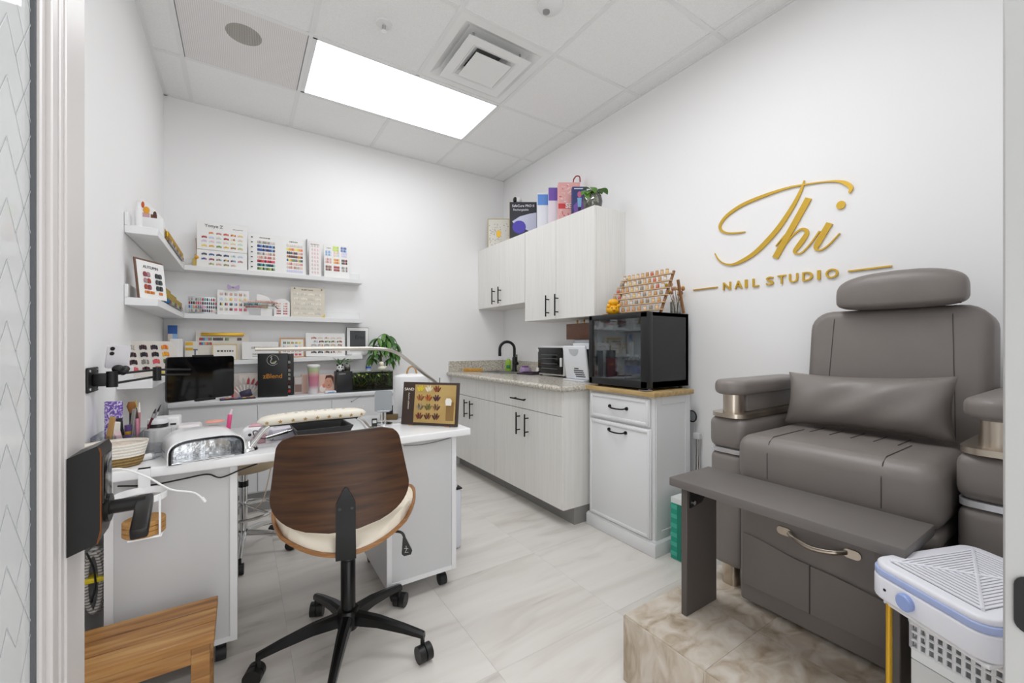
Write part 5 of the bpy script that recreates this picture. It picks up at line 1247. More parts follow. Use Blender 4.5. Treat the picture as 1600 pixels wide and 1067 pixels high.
for k in range(6):
    n = 10
    for i in range(n):
        c = JC[(i * 5 + k * 3) % 8] if random.random() < .8 else JC[random.randrange(8)]
        if random.random() < .06: continue
        yy = y0 + .02 + (y1 - y0 - .04 - .012 * k) * (i + .5) / n + .003 * k
        loc = (1.979 + .022 * k, yy, ZF + .0185 + .043 * k)
        if c not in pj:
            g = G(M(c, .25)).lathe([(.009, 0), (.0105, .002), (.0105, .016), (.008, .019)], (0, 0, 0), 10); g.m(M('#c9a37a', .4)).lathe([(.0095, .019), (.0095, .027), (.008, .028)], (0, 0, 0), 10)
            pj[c] = g.obj('polish_jar', loc=loc, local=True, label='small polish jar on the tiered wooden stand over the fridge', cat='jar', group='polish jars on the fridge stand')
            ob = pj[c]
        else: ob = inst(pj[c], loc)
        ob['label'] = 'small polish jar on the stand over the fridge, ' + ('lowest', 'second', 'third', 'fourth', 'fifth', 'top')[k] + ' shelf, ' + ORD[n - 1 - i] + ' from left'
T = thing('yellow_figurine', 'round yellow animal figurine with a small one on its back', 'figurine', (1.925, 1.80, ZF), RZ)
YM = M('#e8a91c', .3)
G(YM).ell((0, 0, .032), .042, .034, .032).obj('body', T, local=True); G(YM).ell((.004, 0, .078), .034, .027, .022).obj('rider', T, local=True)
G(YM).ell((-.03, -.018, .055), .012, .01, .012).ell((.03, -.018, .055), .012, .01, .012).ell((0, -.034, .032), .012, .008, .009).parts('ear', T, local=True)
G(M('#7a4a10', .4)).ell((-.012, -.032, .042), .004, .003, .004).ell((.014, -.032, .042), .004, .003, .004).parts('eye', T, local=True)
T = thing('flower_glass', 'clear glass with dried yellow flowers on the fridge corner', 'vase', (2.195, 1.545, ZF))
G(CLEAR).lathe([(.03, 0), (.032, .004), (.034, .075), (.0335, .0755), (.031, .006), (.001, .005)], (0, 0, 0), 22).obj('glass', T, local=True)
for k in range(14):
    a = k * 2.4; r_ = .012 + .003 * (k % 5); e = (r_ * 2.6 * math.cos(a), r_ * 2.6 * math.sin(a), .125 + .012 * (k % 5))
    g = G(M('#8a6a3a', .7)).tube([(.01 * math.cos(a + 2), .01 * math.sin(a + 2), .006), e], .0014, 5); g.obj('stem', T, local=True)
    g = G(M(('#c9a27a', '#d8b23a', '#a9764a', '#c48a7a')[k % 4], .8)).ell(e, .011, .011, .013, 8, 5); g.obj('flower', T, local=True)
# ------------------------------------------------------------------ behind the recliner, by the wall
T = thing('magnifier_wand', 'chrome extendable stand with a round magnifier by the right wall', 'magnifier', (2.25, 1.437, 0))
G(CHROME).cyl((2.25, 1.437, .012), (2.25, 1.437, .60), .009, n=12).cyl((2.25, 1.437, .30), (2.25, 1.437, .50), .0115, n=12).obj('pole', T); G(RUB).lathe([(.032, 0), (.032, .008), (.012, .014)], (2.25, 1.437, 0), 18).obj('base', T)
G(M('#d5d5d5', .3)).box(2.235, 2.265, 1.42, 1.46, .595, .632, .005).obj('clamp', T)
G(CHROME).tube([(2.25, 1.452, .615), (2.25, 1.464, .63), (2.25, 1.464, .69)], .0022, 6).obj('neck', T)
mg = G(M('#1a1a1a', .4)).tube([(2.25 + .008 * math.cos(a) * 0, 1.474 + .028 * math.cos(a), .725 + .032 * math.sin(a)) for a in [2 * math.pi * k / 24 for k in range(24)]], .0042, 8, True).obj('lens_ring', T)
G(M('#c7ccd0', .08, .9)).cyl((2.2485, 1.474, .725), (2.2515, 1.474, .725), .026, n=24).obj('lens', mg)
T = thing('gift_bag', 'teal and white striped paper bag on the floor by the platform', 'bag', (2.02, 1.34, 0))
g = G(M('#1fa287', .5)).box(1.945, 2.13, 1.31, 1.40, 0.001, .30, .002, 1); g.obj('bag', T)
G(M('#e8ecea', .5)).box(1.945, 2.13, 1.31, 1.40, .3005, .33).obj('white_top', T, smooth=0)
g = G(M('#4db9a3', .5))
for k in range(6): g.box(1.9435, 2.1315, 1.3085, 1.4015, .02 + .05 * k, .042 + .05 * k)
g.parts('stripe', T, smooth=0)
G(M('#12806b', .5)).box(1.9415, 1.9435, 1.335, 1.36, .01, .30).obj('stripe_vertical', T, smooth=0)
# ------------------------------------------------------------------ gold cart with dust collector, lower right
T = thing('rolling_cart', 'gold framed rolling cart at the lower right corner', 'cart', (1.13, .22, 0))
GP = M('#cfa43c', .22, 1)
ux, uy = Vector((.206, -.076, 0)).normalized(), Vector((-.092, -.164, 0)).normalized()
O = Vector((1.168, .322, 0))
def cq(a, b, z): return O + ux * a + uy * b + Vector((0, 0, z))
CWD, CDP = .27, .20
posts = [(0.0, .03), (CWD, .03), (.06, CDP), (CWD, CDP)]
for a, b in posts: G(GP).cyl(cq(a, b, .025), cq(a, b, .60), .006, n=12).obj('post', T); 
for a, b in posts: G(RUB).cyl(cq(a, b, .0), cq(a, b, .026), .012, n=12).obj('foot', T)
CM = Matrix(((ux.x, uy.x, 0, O.x), (ux.y, uy.y, 0, O.y), (0, 0, 1, 0), (0, 0, 0, 1)))
for z in (.12, .36):
    G(M('#e9e9ea', .2)).box(-.005, CWD + .005, .02, CDP + .008, z, z + .006, .003, 2).obj('shelf', T, mtx=CM)
    g = G(GP)
    for (a0, b0), (a1, b1) in (((0, .03), (CWD, .03)), ((0, .03), (.06, CDP)), ((.06, CDP), (CWD, CDP)), ((CWD, .03), (CWD, CDP))): g.cyl(cq(a0, b0, z + .045), cq(a1, b1, z + .045), .004, n=8)
    g.parts('rail', T)
G(M('#e9e9ea', .2)).box(-.005, CWD + .005, .02, CDP + .008, .596, .604, .003, 2).obj('shelf', T, mtx=CM)
# white plastic basket with holes
T = thing('plastic_basket', 'white plastic basket with square holes on the cart shelf', 'basket', cq(.15, .12, .495), 0)
PB = M('#e6e7ea', .35)
g = G(PB)
def bq(a, b, z): return cq(.035 + a, .05 + b, z)
BW, BD = .225, .14
def wall(p0, p1, n, z0, z1, rows):
    d = (p1 - p0) / n
    for i in range(n + 1): q = p0 + d * i; g.cyl(q + Vector((0, 0, z0)), q + Vector((0, 0, z1)), .0035, n=6)
    for r_ in range(rows + 1): zz = z0 + (z1 - z0) * r_ / rows; g.cyl(p0 + Vector((0, 0, zz)), p1 + Vector((0, 0, zz)), .003, n=6)
c4 = [bq(0, 0, 0), bq(BW, 0, 0), bq(BW, BD, 0), bq(.03, BD, 0)]
for k in range(4): wall(c4[k], c4[(k + 1) % 4], 16 if k % 2 == 0 else 10, .517, .568, 3)
g.obj('basket_grid', T, smooth=40)
g = G(PB)
for k in range(4):
    p, q = c4[k], c4[(k + 1) % 4]; g.tube([p + Vector((0, 0, .570)), q + Vector((0, 0, .570))], .006, 8)
g.obj('rim', T); G(M('#eef0f2', .35)).prism([(p.x, p.y) for p in c4], 'z', .495, .518).obj('solid_base', T)
# white bin below
T = thing('storage_tub', 'frosted white tub under the basket on the cart', 'tub', cq(.15, .12, .367), 0)
G(glass_mat('frosted', '#e8eaec', .12, .3, milk=.75)).prism([(p.x, p.y) for p in c4], 'z', .367, .493).obj('tub', T)
G(M('#d9b24a', .15, .3)).lathe([(.012, 0), (.013, .002), (.013, .075)], cq(.10, .245, .37), 16).m(CLEAR).lathe([(.014, .07), (.014, .09), (.012, .091)], cq(.10, .245, .37), 16).obj('gold_tube', loc=cq(.10, .245, .0), label='clear tube of golden oil at the front of the cart', cat='tube')
G(GP).cyl(cq(.10, .245, .12), cq(.10, .245, .371), .01, n=12).obj('gold_pole', loc=cq(.10, .245, 0), label='slim gold pole under the oil tube at the cart front', cat='pole')
# dust collector
T = thing('dust_collector', 'white and pale blue nail dust collector with slatted grille', 'dust collector', cq(.15, .1, .604), 0)
def fan_pts(r, ins=0): return [(p[0], p[1]) for p in rrect(-.012 + ins, .295 - ins, -.012 + ins, .215 - ins, r, 6)]
WB = M('#e9e9f0', .3); LB = M('#a8b6de', .35)
def rpr(pts, z0, z1, m, nm, bev=0, par=T):
    t = bmesh.new(); a = [t.verts.new((x, y, z0)) for x, y in pts]; b = [t.verts.new((x, y, z1)) for x, y in pts]; n = len(pts)
    for k in range(n): t.faces.new((a[k], a[(k + 1) % n], b[(k + 1) % n], b[k]))
    fa = t.faces.new(a[::-1]); fb = t.faces.new(b); bmesh.ops.recalc_face_normals(t, faces=t.faces)
    if bev: bmesh.ops.bevel(t, geom=[e for e in t.edges if fa in e.link_faces or fb in e.link_faces], offset=bev, segments=3, profile=.5, affect='EDGES')
    g = G(m); g.merge(t); return g.obj(nm, par, mtx=CM, smooth=50)
rpr(fan_pts(.035), .605, .655, WB, 'lower_shell', .006)
rpr(fan_pts(.035, .0005), .6545, .668, LB, 'blue_band', .002)
rpr(fan_pts(.034, .004), .664, .680, WB, 'top_shell', .006)
# recessed grille: dark tray + four fields of slats
def field(pts): return pts
gx0, gx1, gy0, gy1 = .018, .265, .018, .185
rpr([(gx0, gy0), (gx1, gy0), (gx1, gy1), (gx0, gy1)], .6795, .6803, M('#77757c', .6), 'grille_recess')
cxm, cym = (gx0 + gx1) / 2, (gy0 + gy1) / 2
g = G(WB)
n = 11
for k in range(n):
    f = (k + .5) / n
    w0, w1 = cxm - gx0, gx1 - cxm
    y_ = gy0 + (cym - gy0) * f; hx = (cxm - gx0) * (1 - f) * .98
    g.box(cxm - hx, cxm + hx, y_ - .0026, y_ + .0026, .680, .6825)
    y2 = gy1 - (gy1 - cym) * f; g.box(cxm - hx, cxm + hx, y2 - .0026, y2 + .0026, .680, .6825)
    x_ = gx0 + (cxm - gx0) * f; hy = (cym - gy0) * (1 - f) * .98
    g.box(x_ - .0036, x_ + .0036, cym - hy, cym + hy, .680, .6825); x2 = gx1 - (gx1 - cxm) * f
    g.box(x2 - .0036, x2 + .0036, cym - hy, cym + hy, .680, .6825)
g.parts('grille_slat', T, mtx=CM, smooth=0)
G(WB).cyl((gx0, gy0, .682), (gx1, gy1, .682), .0035, n=6).cyl((gx1, gy0, .682), (gx0, gy1, .682), .0035, n=6).parts('grille_rib', T, mtx=CM)
G(M('#93a6da', .3)).lathe([(.0165, -.002), (.0165, .008), (.014, .011), (.003, .0115)], (0, 0, 0), 22, CM @ Matrix.Translation((-.012, .075, .632)) @ Matrix.Rotation(-math.pi / 2, 4, 'Y')).obj('dial', T)
G(BLACK).cyl(cq(-.0105, .03, .63), cq(-.0128, .03, .63), .003, n=10).obj('socket', T)
g = G(M('#3c3c46', .6))
for k in range(5): g.box(.022, .05, .2142, .2158, .612 + .008 * k, .6155 + .008 * k, .0007, 1).box(.056, .09, .2142, .2158, .612 + .008 * k, .6155 + .008 * k, .0007, 1)
g.parts('vent_slot', T, mtx=CM)
# ------------------------------------------------------------------ things on the desk
ZD = .7505
T = thing('woven_basket', 'small cream and brown woven basket at the desk end', 'basket', (-.345, 1.85, ZD))
def weave(name, c1, c2):
    m = bpy.data.materials.new(name); m.use_nodes = True; nt = m.node_tree; b = nt.nodes['Principled BSDF']; b.inputs['Roughness'].default_value = .8
    tc = nt.nodes.new('ShaderNodeTexCoord'); w = nt.nodes.new('ShaderNodeTexWave'); w.bands_direction = 'Z'; w.inputs['Scale'].default_value = 32; w.inputs['Distortion'].default_value = 1.5; w.inputs['Detail Scale'].default_value = 6
    nt.links.new(tc.outputs['Object'], w.inputs['Vector']); r = nt.nodes.new('ShaderNodeValToRGB'); r.color_ramp.elements[0].color = lin(c1); r.color_ramp.elements[1].color = lin(c2)
    nt.links.new(w.outputs['Fac'], r.inputs[0]); nt.links.new(r.outputs[0], b.inputs['Base Color'])
    bp = nt.nodes.new('ShaderNodeBump'); bp.inputs['Strength'].default_value = .6; bp.inputs['Distance'].default_value = .002; nt.links.new(w.outputs['Fac'], bp.inputs['Height']); nt.links.new(bp.outputs[0], b.inputs['Normal'])
    return m
WV1, WV2 = weave('weave_brown', '#6b5530', '#a1854f'), weave('weave_cream', '#d8d1c4', '#efeae2')
G(WV2).lathe([(.072, .032), (.082, .075), (.083, .08), (.079, .079), (.066, .03), (.001, .028)], (0, 0, 0), 30, sy=.72).obj('cream_band', T, local=True)
G(WV1).lathe([(.058, 0), (.066, .006), (.073, .033), (.06, .034), (.001, .02)], (0, 0, 0), 30, sy=.72).obj('brown_base', T, local=True)
G(M('#d8c3b4', .8, noise=.3, nscale=90)).ell((0, 0, .06), .07, .05, .014, 20, 8).obj('filling', T, local=True)
T = thing('tool_organizer', 'clear acrylic organizer packed with brushes and files by the left wall', 'organizer', (-.365, 2.02, ZD))
g = G(ACRYL)
for a in ((-.062, -.06, -.07, .07), (.06, .062, -.07, .07), (-.06, .06, -.07, -.068), (-.06, .06, .068, .07), (-.001, .001, -.068, .068)): g.box(*a, 0, .085)
g.box(-.06, .06, -.07, .07, 0, .003); g.obj('box', T, local=True, smooth=0)
def tool(nm, lab, mats, x, y, h, w, tx, ty, cat):
    """thin upright tool standing in the organizer"""
    t = thing(nm, lab, cat, (x, y, ZD + .004), math.radians(-35))
    m = Matrix.Rotation(tx, 4, 'Y') @ Matrix.Rotation(ty, 4, 'X')
    for k, (mt, z0, z1, kind) in enumerate(mats):
        g = G(mt)
        if kind == 'box': g.box(-w / 2, w / 2, -.003, .003, z0 * h, z1 * h, .001, 1)
        elif kind == 'wide': g.box(-w / 2, w / 2, -.012, .012, z0 * h, z1 * h, .002, 1)
        elif kind == 'cyl': g.cyl((0, 0, z0 * h), (0, 0, z1 * h), w / 2, n=10)
        elif kind == 'cone': g.cyl((0, 0, z0 * h), (0, 0, z1 * h), w / 2, w * .12, n=10)
        elif kind == 'tuft': g.lathe([(w * .5, z0 * h), (w * 1.15, (z0 + .6 * (z1 - z0)) * h), (w * .8, z1 * h)], (0, 0, 0), 12)
        g.obj(('handle', 'tip', 'band', 'cap')[k], t, local=True, mtx=m)
    return t
PURP = ramp_mat('purple_floral', [(.42, '#6f4fae'), (.5, '#9c7fd0'), (.56, '#e4dcf2')], (1, 1, 1), scale=55, detail=1, dist=2.5, rough=.4)
t = thing('nail_file_pack', 'purple floral patterned file pack standing in the organizer', 'nail files', (-.389, 2.055, ZD + .004), math.radians(-30))
G(PURP).box(-.027, .027, -.008, .008, 0, .19, .002, 1).obj('sleeve', t, local=True)
tool('nail_file', 'tan wooden file leaning at the wall side of the organizer', [(M('#b48a50', .6), 0, 1, 'box')], -.395, 1.965, .15, .018, .2, 0, 'nail file')
tool('nail_file', 'white block file in the front of the organizer', [(M('#e6dfd8', .6), 0, 1, 'wide')], -.376, 1.978, .125, .022, .05, 0, 'nail file')
tool('nail_file', 'small pink buffer block leaning in the organizer', [(M('#e3c3c8', .6), 0, 1, 'wide')], -.348, 1.96, .1, .02, -.3, 0, 'buffer')
tool('nail_file', 'black file beside the white block file', [(M('#1b1b1c', .5), 0, 1, 'box')], -.352, 1.995, .135, .02, -.12, 0, 'nail file')
tool('nail_file', 'long grey file standing in the organizer middle', [(M('#8d8a86', .5), 0, 1, 'box')], -.342, 2.01, .165, .012, .14, 0, 'nail file')
tool('makeup_brush', 'round dust brush with brown bristles', [(BLACK, 0, .78, 'cyl'), (M('#8a5a2c', .8), .78, 1, 'tuft')], -.34, 2.05, .185, .012, .0, 0, 'brush')
tool('nail_brush', 'slim pink liner brush in the organizer', [(M('#d98ea4', .35), 0, .75, 'cyl'), (M('#3a2a20', .6), .75, 1, 'cone')], -.318, 2.035, .165, .011, -.05, 0, 'brush')
tool('nail_brush', 'slim rosy glitter brush in the organizer', [(M('#c07a80', .35), 0, .8, 'cyl'), (M('#e8e2dc', .4), .8, 1, 'cone')], -.325, 2.06, .18, .011, .04, 0, 'brush')
tool('nail_brush', 'white handled brush in the organizer', [(M('#efece8', .35), 0, .85, 'cyl'), (M('#b9a24a', .4), .85, 1, 'cone')], -.332, 2.075, .19, .010, .0, 0, 'brush')
tool('nail_brush', 'dark red brush leaning right in the organizer', [(M('#5a1f2c', .35), 0, .8, 'cyl'), (M('#a9a9a9', .3, .8), .8, .9, 'cyl'), (M('#2a2320', .6), .9, 1, 'cone')], -.312, 2.03, .17, .009, .35, 0, 'brush')
tool('nail_brush', 'silver tipped thin brush leaning far right in the organizer', [(M('#b9b9bb', .25, .8), 0, .85, 'cyl'), (M('#2a2320', .6), .85, 1, 'cone')], -.315, 2.06, .19, .007, .42, 0, 'brush')
tool('polish_tube', 'purple tube with gold band in the organizer', [(M('#5a3a80', .35), 0, .7, 'cyl'), (GOLD, .7, .8, 'cyl'), (M('#4a2f6e', .35), .8, 1, 'cyl')], -.338, 1.985, .11, .02, 0, 0, 'tube')
t = thing('clear_box', 'small clear plastic box tipped in front of the organizer', 'box', (-.272, 1.925, ZD), math.radians(-20))
G(ACRYL).box(-.03, .03, -.025, .025, 0, .05, .002).obj('box', t, local=True)
t = thing('white_tube', 'short white tube lying against the clear box', 'tube', (-.29, 1.88, ZD), math.radians(35))
G(M('#eeecec', .3)).cyl((-.03, 0, .012), (.03, 0, .012), .011, n=14).obj('tube', t, local=True); G(M('#b5b5b8', .3)).cyl((.03, 0, .012), (.04, 0, .012), .0115, n=14).obj('cap', t, local=True)
T = thing('pump_jar', 'clear round jar with a black ring under its white lid', 'jar', (-.262, 2.03, ZD))
G(glass_mat('jar_plastic', '#e9e4e4', .15, .1, milk=.45)).lathe([(.036, 0), (.04, .004), (.04, .085), (.03, .092)], (0, 0, 0), 24).obj('body', T, local=True)
G(BLACK).lathe([(.031, .09), (.031, .104), (.029, .105)], (0, 0, 0), 22).obj('ring', T, local=True); G(M('#dfe0e2', .3)).lathe([(.029, .104), (.031, .108), (.03, .122), (.001, .126)], (0, 0, 0), 22).obj('lid', T, local=True)
t = thing('white_canister', 'square white canister behind the clear jar', 'canister', (-.245, 2.13, ZD))
G(M('#e8e7e6', .4)).box(-.04, .04, -.04, .04, 0, .115, .006, 3).obj('body', t, local=True); G(M('#3a3a3c', .5)).box(.012, .03, -.0412, -.039, .085, .092).obj('print', t, local=True)
t = thing('wipe_box', 'frosted white wipe box with a pink clip beside the nail lamp', 'box', (-.165, 2.09, ZD))
G(M('#e9e3e3', .3)).box(-.045, .03, -.05, .05, 0, .085, .012, 3).obj('body', t, local=True); G(M('#e0457e', .3)).ell((.034, -.03, .062), .005, .006, .013).obj('clip', t, local=True)
# curing lamp
T = thing('curing_lamp', 'white arched nail curing lamp with a mirrored opening', 'nail lamp', (-.125, 1.905, ZD), math.radians(14))
def archp(w, h, n=18):
    f = lambda v, e: math.copysign(abs(v) ** e, v)
    return [(-w, 0.0)] + [(-w * f(math.cos(math.pi * k / n), .55), h * (.3 + .7 * abs(math.sin(math.pi * k / n)) ** .6)) for k in range(n + 1)] + [(w, 0.0)]
g = G(GLOSSW); A = archp(.112, .08); B_ = archp(.104, .092); C_ = archp(.085, .065)
def ringy(P, y): return [g.bm.verts.new((x, y, z)) for x, z in P]
r0, r1, r2, r3 = ringy(A, -.118), ringy(B_, -.03), ringy(B_, .05), ringy(C_, .1)
I_ = archp(.105, .073); r4 = ringy(I_, -.1195)
for a, b in ((r0, r1), (r1, r2), (r2, r3), (r0, r4)): g.bridge(a, b)
g.cap(r3); g.obj('shell', T, local=True, smooth=55)
CRM = M('#d3d5d8', .22, 1, noise=.5, nscale=55, bump=.8, bscale=45)
g = G(CRM); r4 = ringy(I_, -.119); r5 = ringy(archp(.085, .05), -.04); g.bridge(r4, r5); g.cap(r5); g.box(-.1, .1, -.118, .05, .001, .004); g.obj('mirror_lining', T, local=True, smooth=20)
g = G(M('#eef2f6', .2))
for k in range(9): a = math.pi * (k + 1) / 10; g.ell((-.075 * math.cos(a), -.03 + .02 * (k % 2), .06 * (.45 + .5 * math.sin(a)) + .004), .005, .005, .003, 8, 5)
g.parts('light_bulb', T, local=True)
G(M('#3a3a3c', .1, 1)).tube([(x, -.12, z) for x, z in I_], .004, 8).obj('chrome_rim', T, local=True)
g = G(M('#6b6c70', .6)); g.box(-.1125, -.111, -.07, -.0, .034, .038); g.obj('side_print', T, local=True, smooth=0, mtx=Matrix.Translation((-.0005, 0, 0)))
g = G(M('#e9e9ea', .3)).tube([(.075 * math.cos(a), -.13 + .012 * math.sin(a), .0025) for a in [2 * math.pi * k / 20 for k in range(20)]], .0015, 5, True); g.obj('desk_print', T, local=True)
t = thing('pink_nipper_pad', 'coral pad lying on top of the curing lamp', 'pad', (-.085, 1.955, ZD + .102), math.radians(10))
G(M('#e2a090', .5)).lathe([(.03, 0), (.032, .003), (.028, .008), (.001, .009)], (0, 0, 0), 20, sy=.6).obj('pad', t, local=True)
t = thing('pink_marker', 'bright pink pen standing behind the curing lamp', 'pen', (-.05, 2.055, ZD))
m = Matrix.Rotation(.10, 4, 'Y')
G(M('#d9457f', .3)).box(-.008, .008, -.006, .006, .03, .115, .003, 2).obj('body', t, local=True, mtx=m); G(M('#f0dfe6', .3)).cyl((0, 0, .115), (.004, 0, .135), .004, n=8).obj('nozzle', t, local=True, mtx=m); G(M('#eeeeee', .3)).box(-.015, .015, -.012, .012, 0, .032, .003).obj('stand', t, local=True)
t = thing('nail_drill', 'white nail drill machine with a round dial behind the arm rest', 'nail drill', (.06, 2.07, ZD), math.radians(-10))
G(GLOSSW).box(-.055, .055, -.05, .05, 0, .055, .018, 4).obj('body', t, local=True); G(M('#d9a9b4', .4)).box(-.03, .03, -.03, .03, .055, .062, .004).obj('pink_pad', t, local=True)
G(M('#e6e6e8', .3)).lathe([(.022, 0), (.022, .01), (.018, .013), (.001, .0135)], (0, 0, 0), 20, Matrix.Translation((-.02, -.05, .03)) @ Matrix.Rotation(math.pi / 2, 4, 'X')).obj('dial', t, local=True); G(BLACK).cyl((-.02, -.064, .03), (-.02, -.066, .03), .006, n=12).obj('dial_mark', t, local=True)
t = thing('drill_stand', 'tangled chrome and white drill handpiece behind the arm rest leg', 'handpiece', (.12, 1.955, ZD), math.radians(15))
G(CHROME).cyl((-.04, 0, .02), (.05, .02, .03), .009, n=12).cyl((.05, .02, .03), (.075, .025, .033), .006, n=10).obj('handpiece', t, local=True)
G(M('#d9d5e0', .4)).box(-.005, .11, .03, .09, 0, .045, .006).obj('case', t, local=True)
g = G(BLACK).tube(bez([(-.04, 0, .02), (-.07, .01, .03), (-.075, .03, .05), (-.05, .05, .045), (-.02, .04, .02), (.0, .03, .006)], 5), .002, 6); g.obj('cord', t, local=True)
G(M('#c9a0a8', .4)).box(-.06, -.03, .02, .06, 0, .04, .004).obj('pink_box', t, local=True)
# arm rest
T = thing('arm_rest', 'cream arm rest cushion with gold stars on curved chrome legs', 'arm rest', (.255, 1.875, ZD), math.radians(2.5))
STB = M('#ece6d8', .6)
def armc(u, v):
    a = 2 * math.pi * u; s_ = 2 * v - 1
    k = max(0, 1 - abs(s_) ** 7) ** .5
    y = .045 * k * math.copysign(abs(math.cos(a)) ** .7, math.cos(a)); z = .02 * k * math.copysign(abs(math.sin(a)) ** .8, math.sin(a))
    return Vector((.207 * s_, y, .103 + z + .006 * (1 - s_ * s_)))
g = G(STB); g.surf(armc, 24, 26, True); cu_ = g.obj('cushion', T, local=True, smooth=80)
def star(g, c, r, ax):
    pts = [(r * (1 if k % 2 == 0 else .42) * math.sin(math.pi * k / 5), r * (1 if k % 2 == 0 else .42) * math.cos(math.pi * k / 5)) for k in range(10)]
    if ax == 'y': g.prism([(c[0] + p, c[2] + q) for p, q in pts], 'y', c[1] - .0008, c[1] + .0008)
    else: g.prism([(c[0] + p, c[1] + q) for p, q in pts], 'z', c[2] - .0008, c[2] + .0008)
g = G(M('#a98748', .5))
for k in range(9):
    x = -.175 + .044 * k; s_ = x / .207; kk = max(0, 1 - abs(s_) ** 7) ** .5
    star(g, (x, -.0452 * kk, .099 + .006 * (1 - s_ * s_)), .0085, 'y')
g.parts('star', cu_, local=True, smooth=0)
g = G(M('#cfc6b6', .5))
for k in range(11):
    for j in range(2): star(g, (-.18 + .036 * k + .018 * j, -.014 + .024 * j, .1295 - .0 * k), .006, 'z')
g.parts('pale_star', cu_, local=True, smooth=0)
G(BLACK).box(-.17, .17, -.022, .022, .083, .09, .002).obj('cushion_plate', T, local=True)
for sx, dx in ((-1, -.055), (1, .055)):
    for dy in (-.016, .0, .016):
        G(CHROME).tube(bez([(sx * .165, dy, .086), (sx * .185, dy, .07), (sx * .212, dy, .035), (sx * .232, dy * 1.2, .006)], 6), .0095, 10).obj('leg_tube', T, local=True)
    G(CHROME).lathe([(.036, 0), (.036, .004), (.029, .014), (.016, .034)], (sx * .236, 0, 0), 22).obj('foot', T, local=True)
T = thing('black_tray', 'shallow black tray under the arm rest', 'tray', (.285, 1.915, ZD), math.radians(3))
g = G(M('#161618', .3))
def bl(h0, z): return [Vector((sx * h0[0], sy * h0[1], z)) for sx, sy in ((-1, -1), (1, -1), (1, 1), (-1, 1))]
o1 = [g.bm.verts.new(v) for v in bl((.085, .06), .0)]; o2 = [g.bm.verts.new(v) for v in bl((.11, .085), .06)]; o3 = [g.bm.verts.new(v) for v in bl((.104, .079), .06)]; o4 = [g.bm.verts.new(v) for v in bl((.081, .056), .006)]
g.bridge(o1, o2); g.bridge(o2, o3); g.bridge(o3, o4); g.cap(o1, True); g.cap(o4); g.obj('tray', T, local=True, smooth=0)
G(M('#3b3d42', .3, .5)).tube(bez([(-.05, 0, .012), (0, .02, .018), (.05, 0, .012)], 5), .003, 6).obj('tool', T, local=True)
# phone stand, scissors, card holder, swatch frame, white kettle, lamp
T = thing('phone_stand', 'silver phone stand with a grey square plate on a chrome post', 'stand', (.60, 2.10, ZD), math.radians(-15))
G(CHROME).lathe([(.045, 0), (.045, .005), (.01, .009)], (0, 0, 0), 24).obj('base', T, local=True); G(CHROME).cyl((-.008, 0, .006), (-.008, 0, .075), .006, n=12).cyl((.008, 0, .006), (.008, 0, .075), .006, n=12).parts('post', T, local=True)
pm2 = Matrix.Translation((0, -.005, .065)) @ Matrix.Rotation(-.3, 4, 'X')
G(M('#8f9396', .45)).prism(rrect(-.042, .042, 0, .105, .01, 4), 'y', 0, .006).obj('plate', T, local=True, mtx=pm2); G(M('#a7abb0', .3, .6)).box(-.03, .03, -.022, .004, -.004, .002, .001, 1).obj('lip', T, local=True, mtx=pm2)
T = thing('mini_clock', 'tiny black digital clock beside the phone stand', 'clock', (.545, 2.06, ZD), math.radians(-10))
G(BLACK).box(-.013, .013, -.006, .006, 0, .04, .003).obj('case', T, local=True); G(M('#c9ccc4', .3)).box(-.009, .009, -.0068, -.005, .018, .032).obj('display', T, local=True)
T = thing('scissors', 'small silver scissors lying on the desk', 'scissors', (.69, 2.09, ZD), math.radians(-10))
g = G(CHROME).tube([(.035 + .011 * math.cos(a), -.01 + .008 * math.sin(a), .003) for a in [2 * math.pi * k / 14 for k in range(14)]], .0018, 6, True).tube([(.035 + .011 * math.cos(a), .012 + .008 * math.sin(a), .003) for a in [2 * math.pi * k / 14 for k in range(14)]], .0018, 6, True)
g.parts('finger_ring', T, local=True); G(CHROME).cyl((.025, -.008, .003), (-.05, .008, .003), .002, n=6).cyl((.025, .01, .003), (-.05, -.006, .003), .002, n=6).parts('blade', T, local=True)
T = thing('card_stand', 'small black card on a brown wooden block behind the swatch frame', 'card stand', (.665, 2.22, ZD), math.radians(-30))
G(M('#6f5a38', .6)).box(-.045, .045, -.015, .015, 0, .028, .002).obj('block', T, local=True); G(BLACK).box(-.03, .02, -.004, .004, .026, .075, .001, 1).obj('card', T, local=True); G(M('#cfcfcf', .5)).box(-.016, -.006, -.005, -.0035, .04, .052).obj('print', T, local=True)
T = thing('display_frame', 'brown framed board of autumn nail sets on a wooden easel', 'swatch frame', (.77, 1.925, ZD), math.radians(-47))
tm = Matrix.Rotation(-.14, 4, 'X')
DBR = M('#3a2a22', .45)
G(DBR).box(-.15, .15, 0, .012, .003, .215, .002).obj('frame', T, local=True, mtx=tm)
G(ramp_mat('kraft_print', [(.3, '#a98a4f'), (.7, '#c4a76a')], (1, 1, 1), scale=6, detail=3, rough=.35)).box(-.083, .136, -.0018, .002, .016, .203).obj('print', T, local=True, mtx=tm, smooth=0)
g = G()
pal4 = [['#d8c22c', '#c9b83a'], ['#e8ddc8', '#d9ccb0'], ['#8a4a2a', '#6a3322'], ['#a06a3a', '#7a4a2a'], ['#b0622c', '#8a4420'], ['#3a2030', '#5a2a3a'], ['#9a8a72', '#6a5a48'], ['#5a5a30', '#7a6a3a'], ['#8a6a4a', '#5a3a2a'], ['#7a3a2a', '#5a2a22'], ['#4a2a22', '#7a4a2a'], ['#3a2420', '#6a3a2a']]
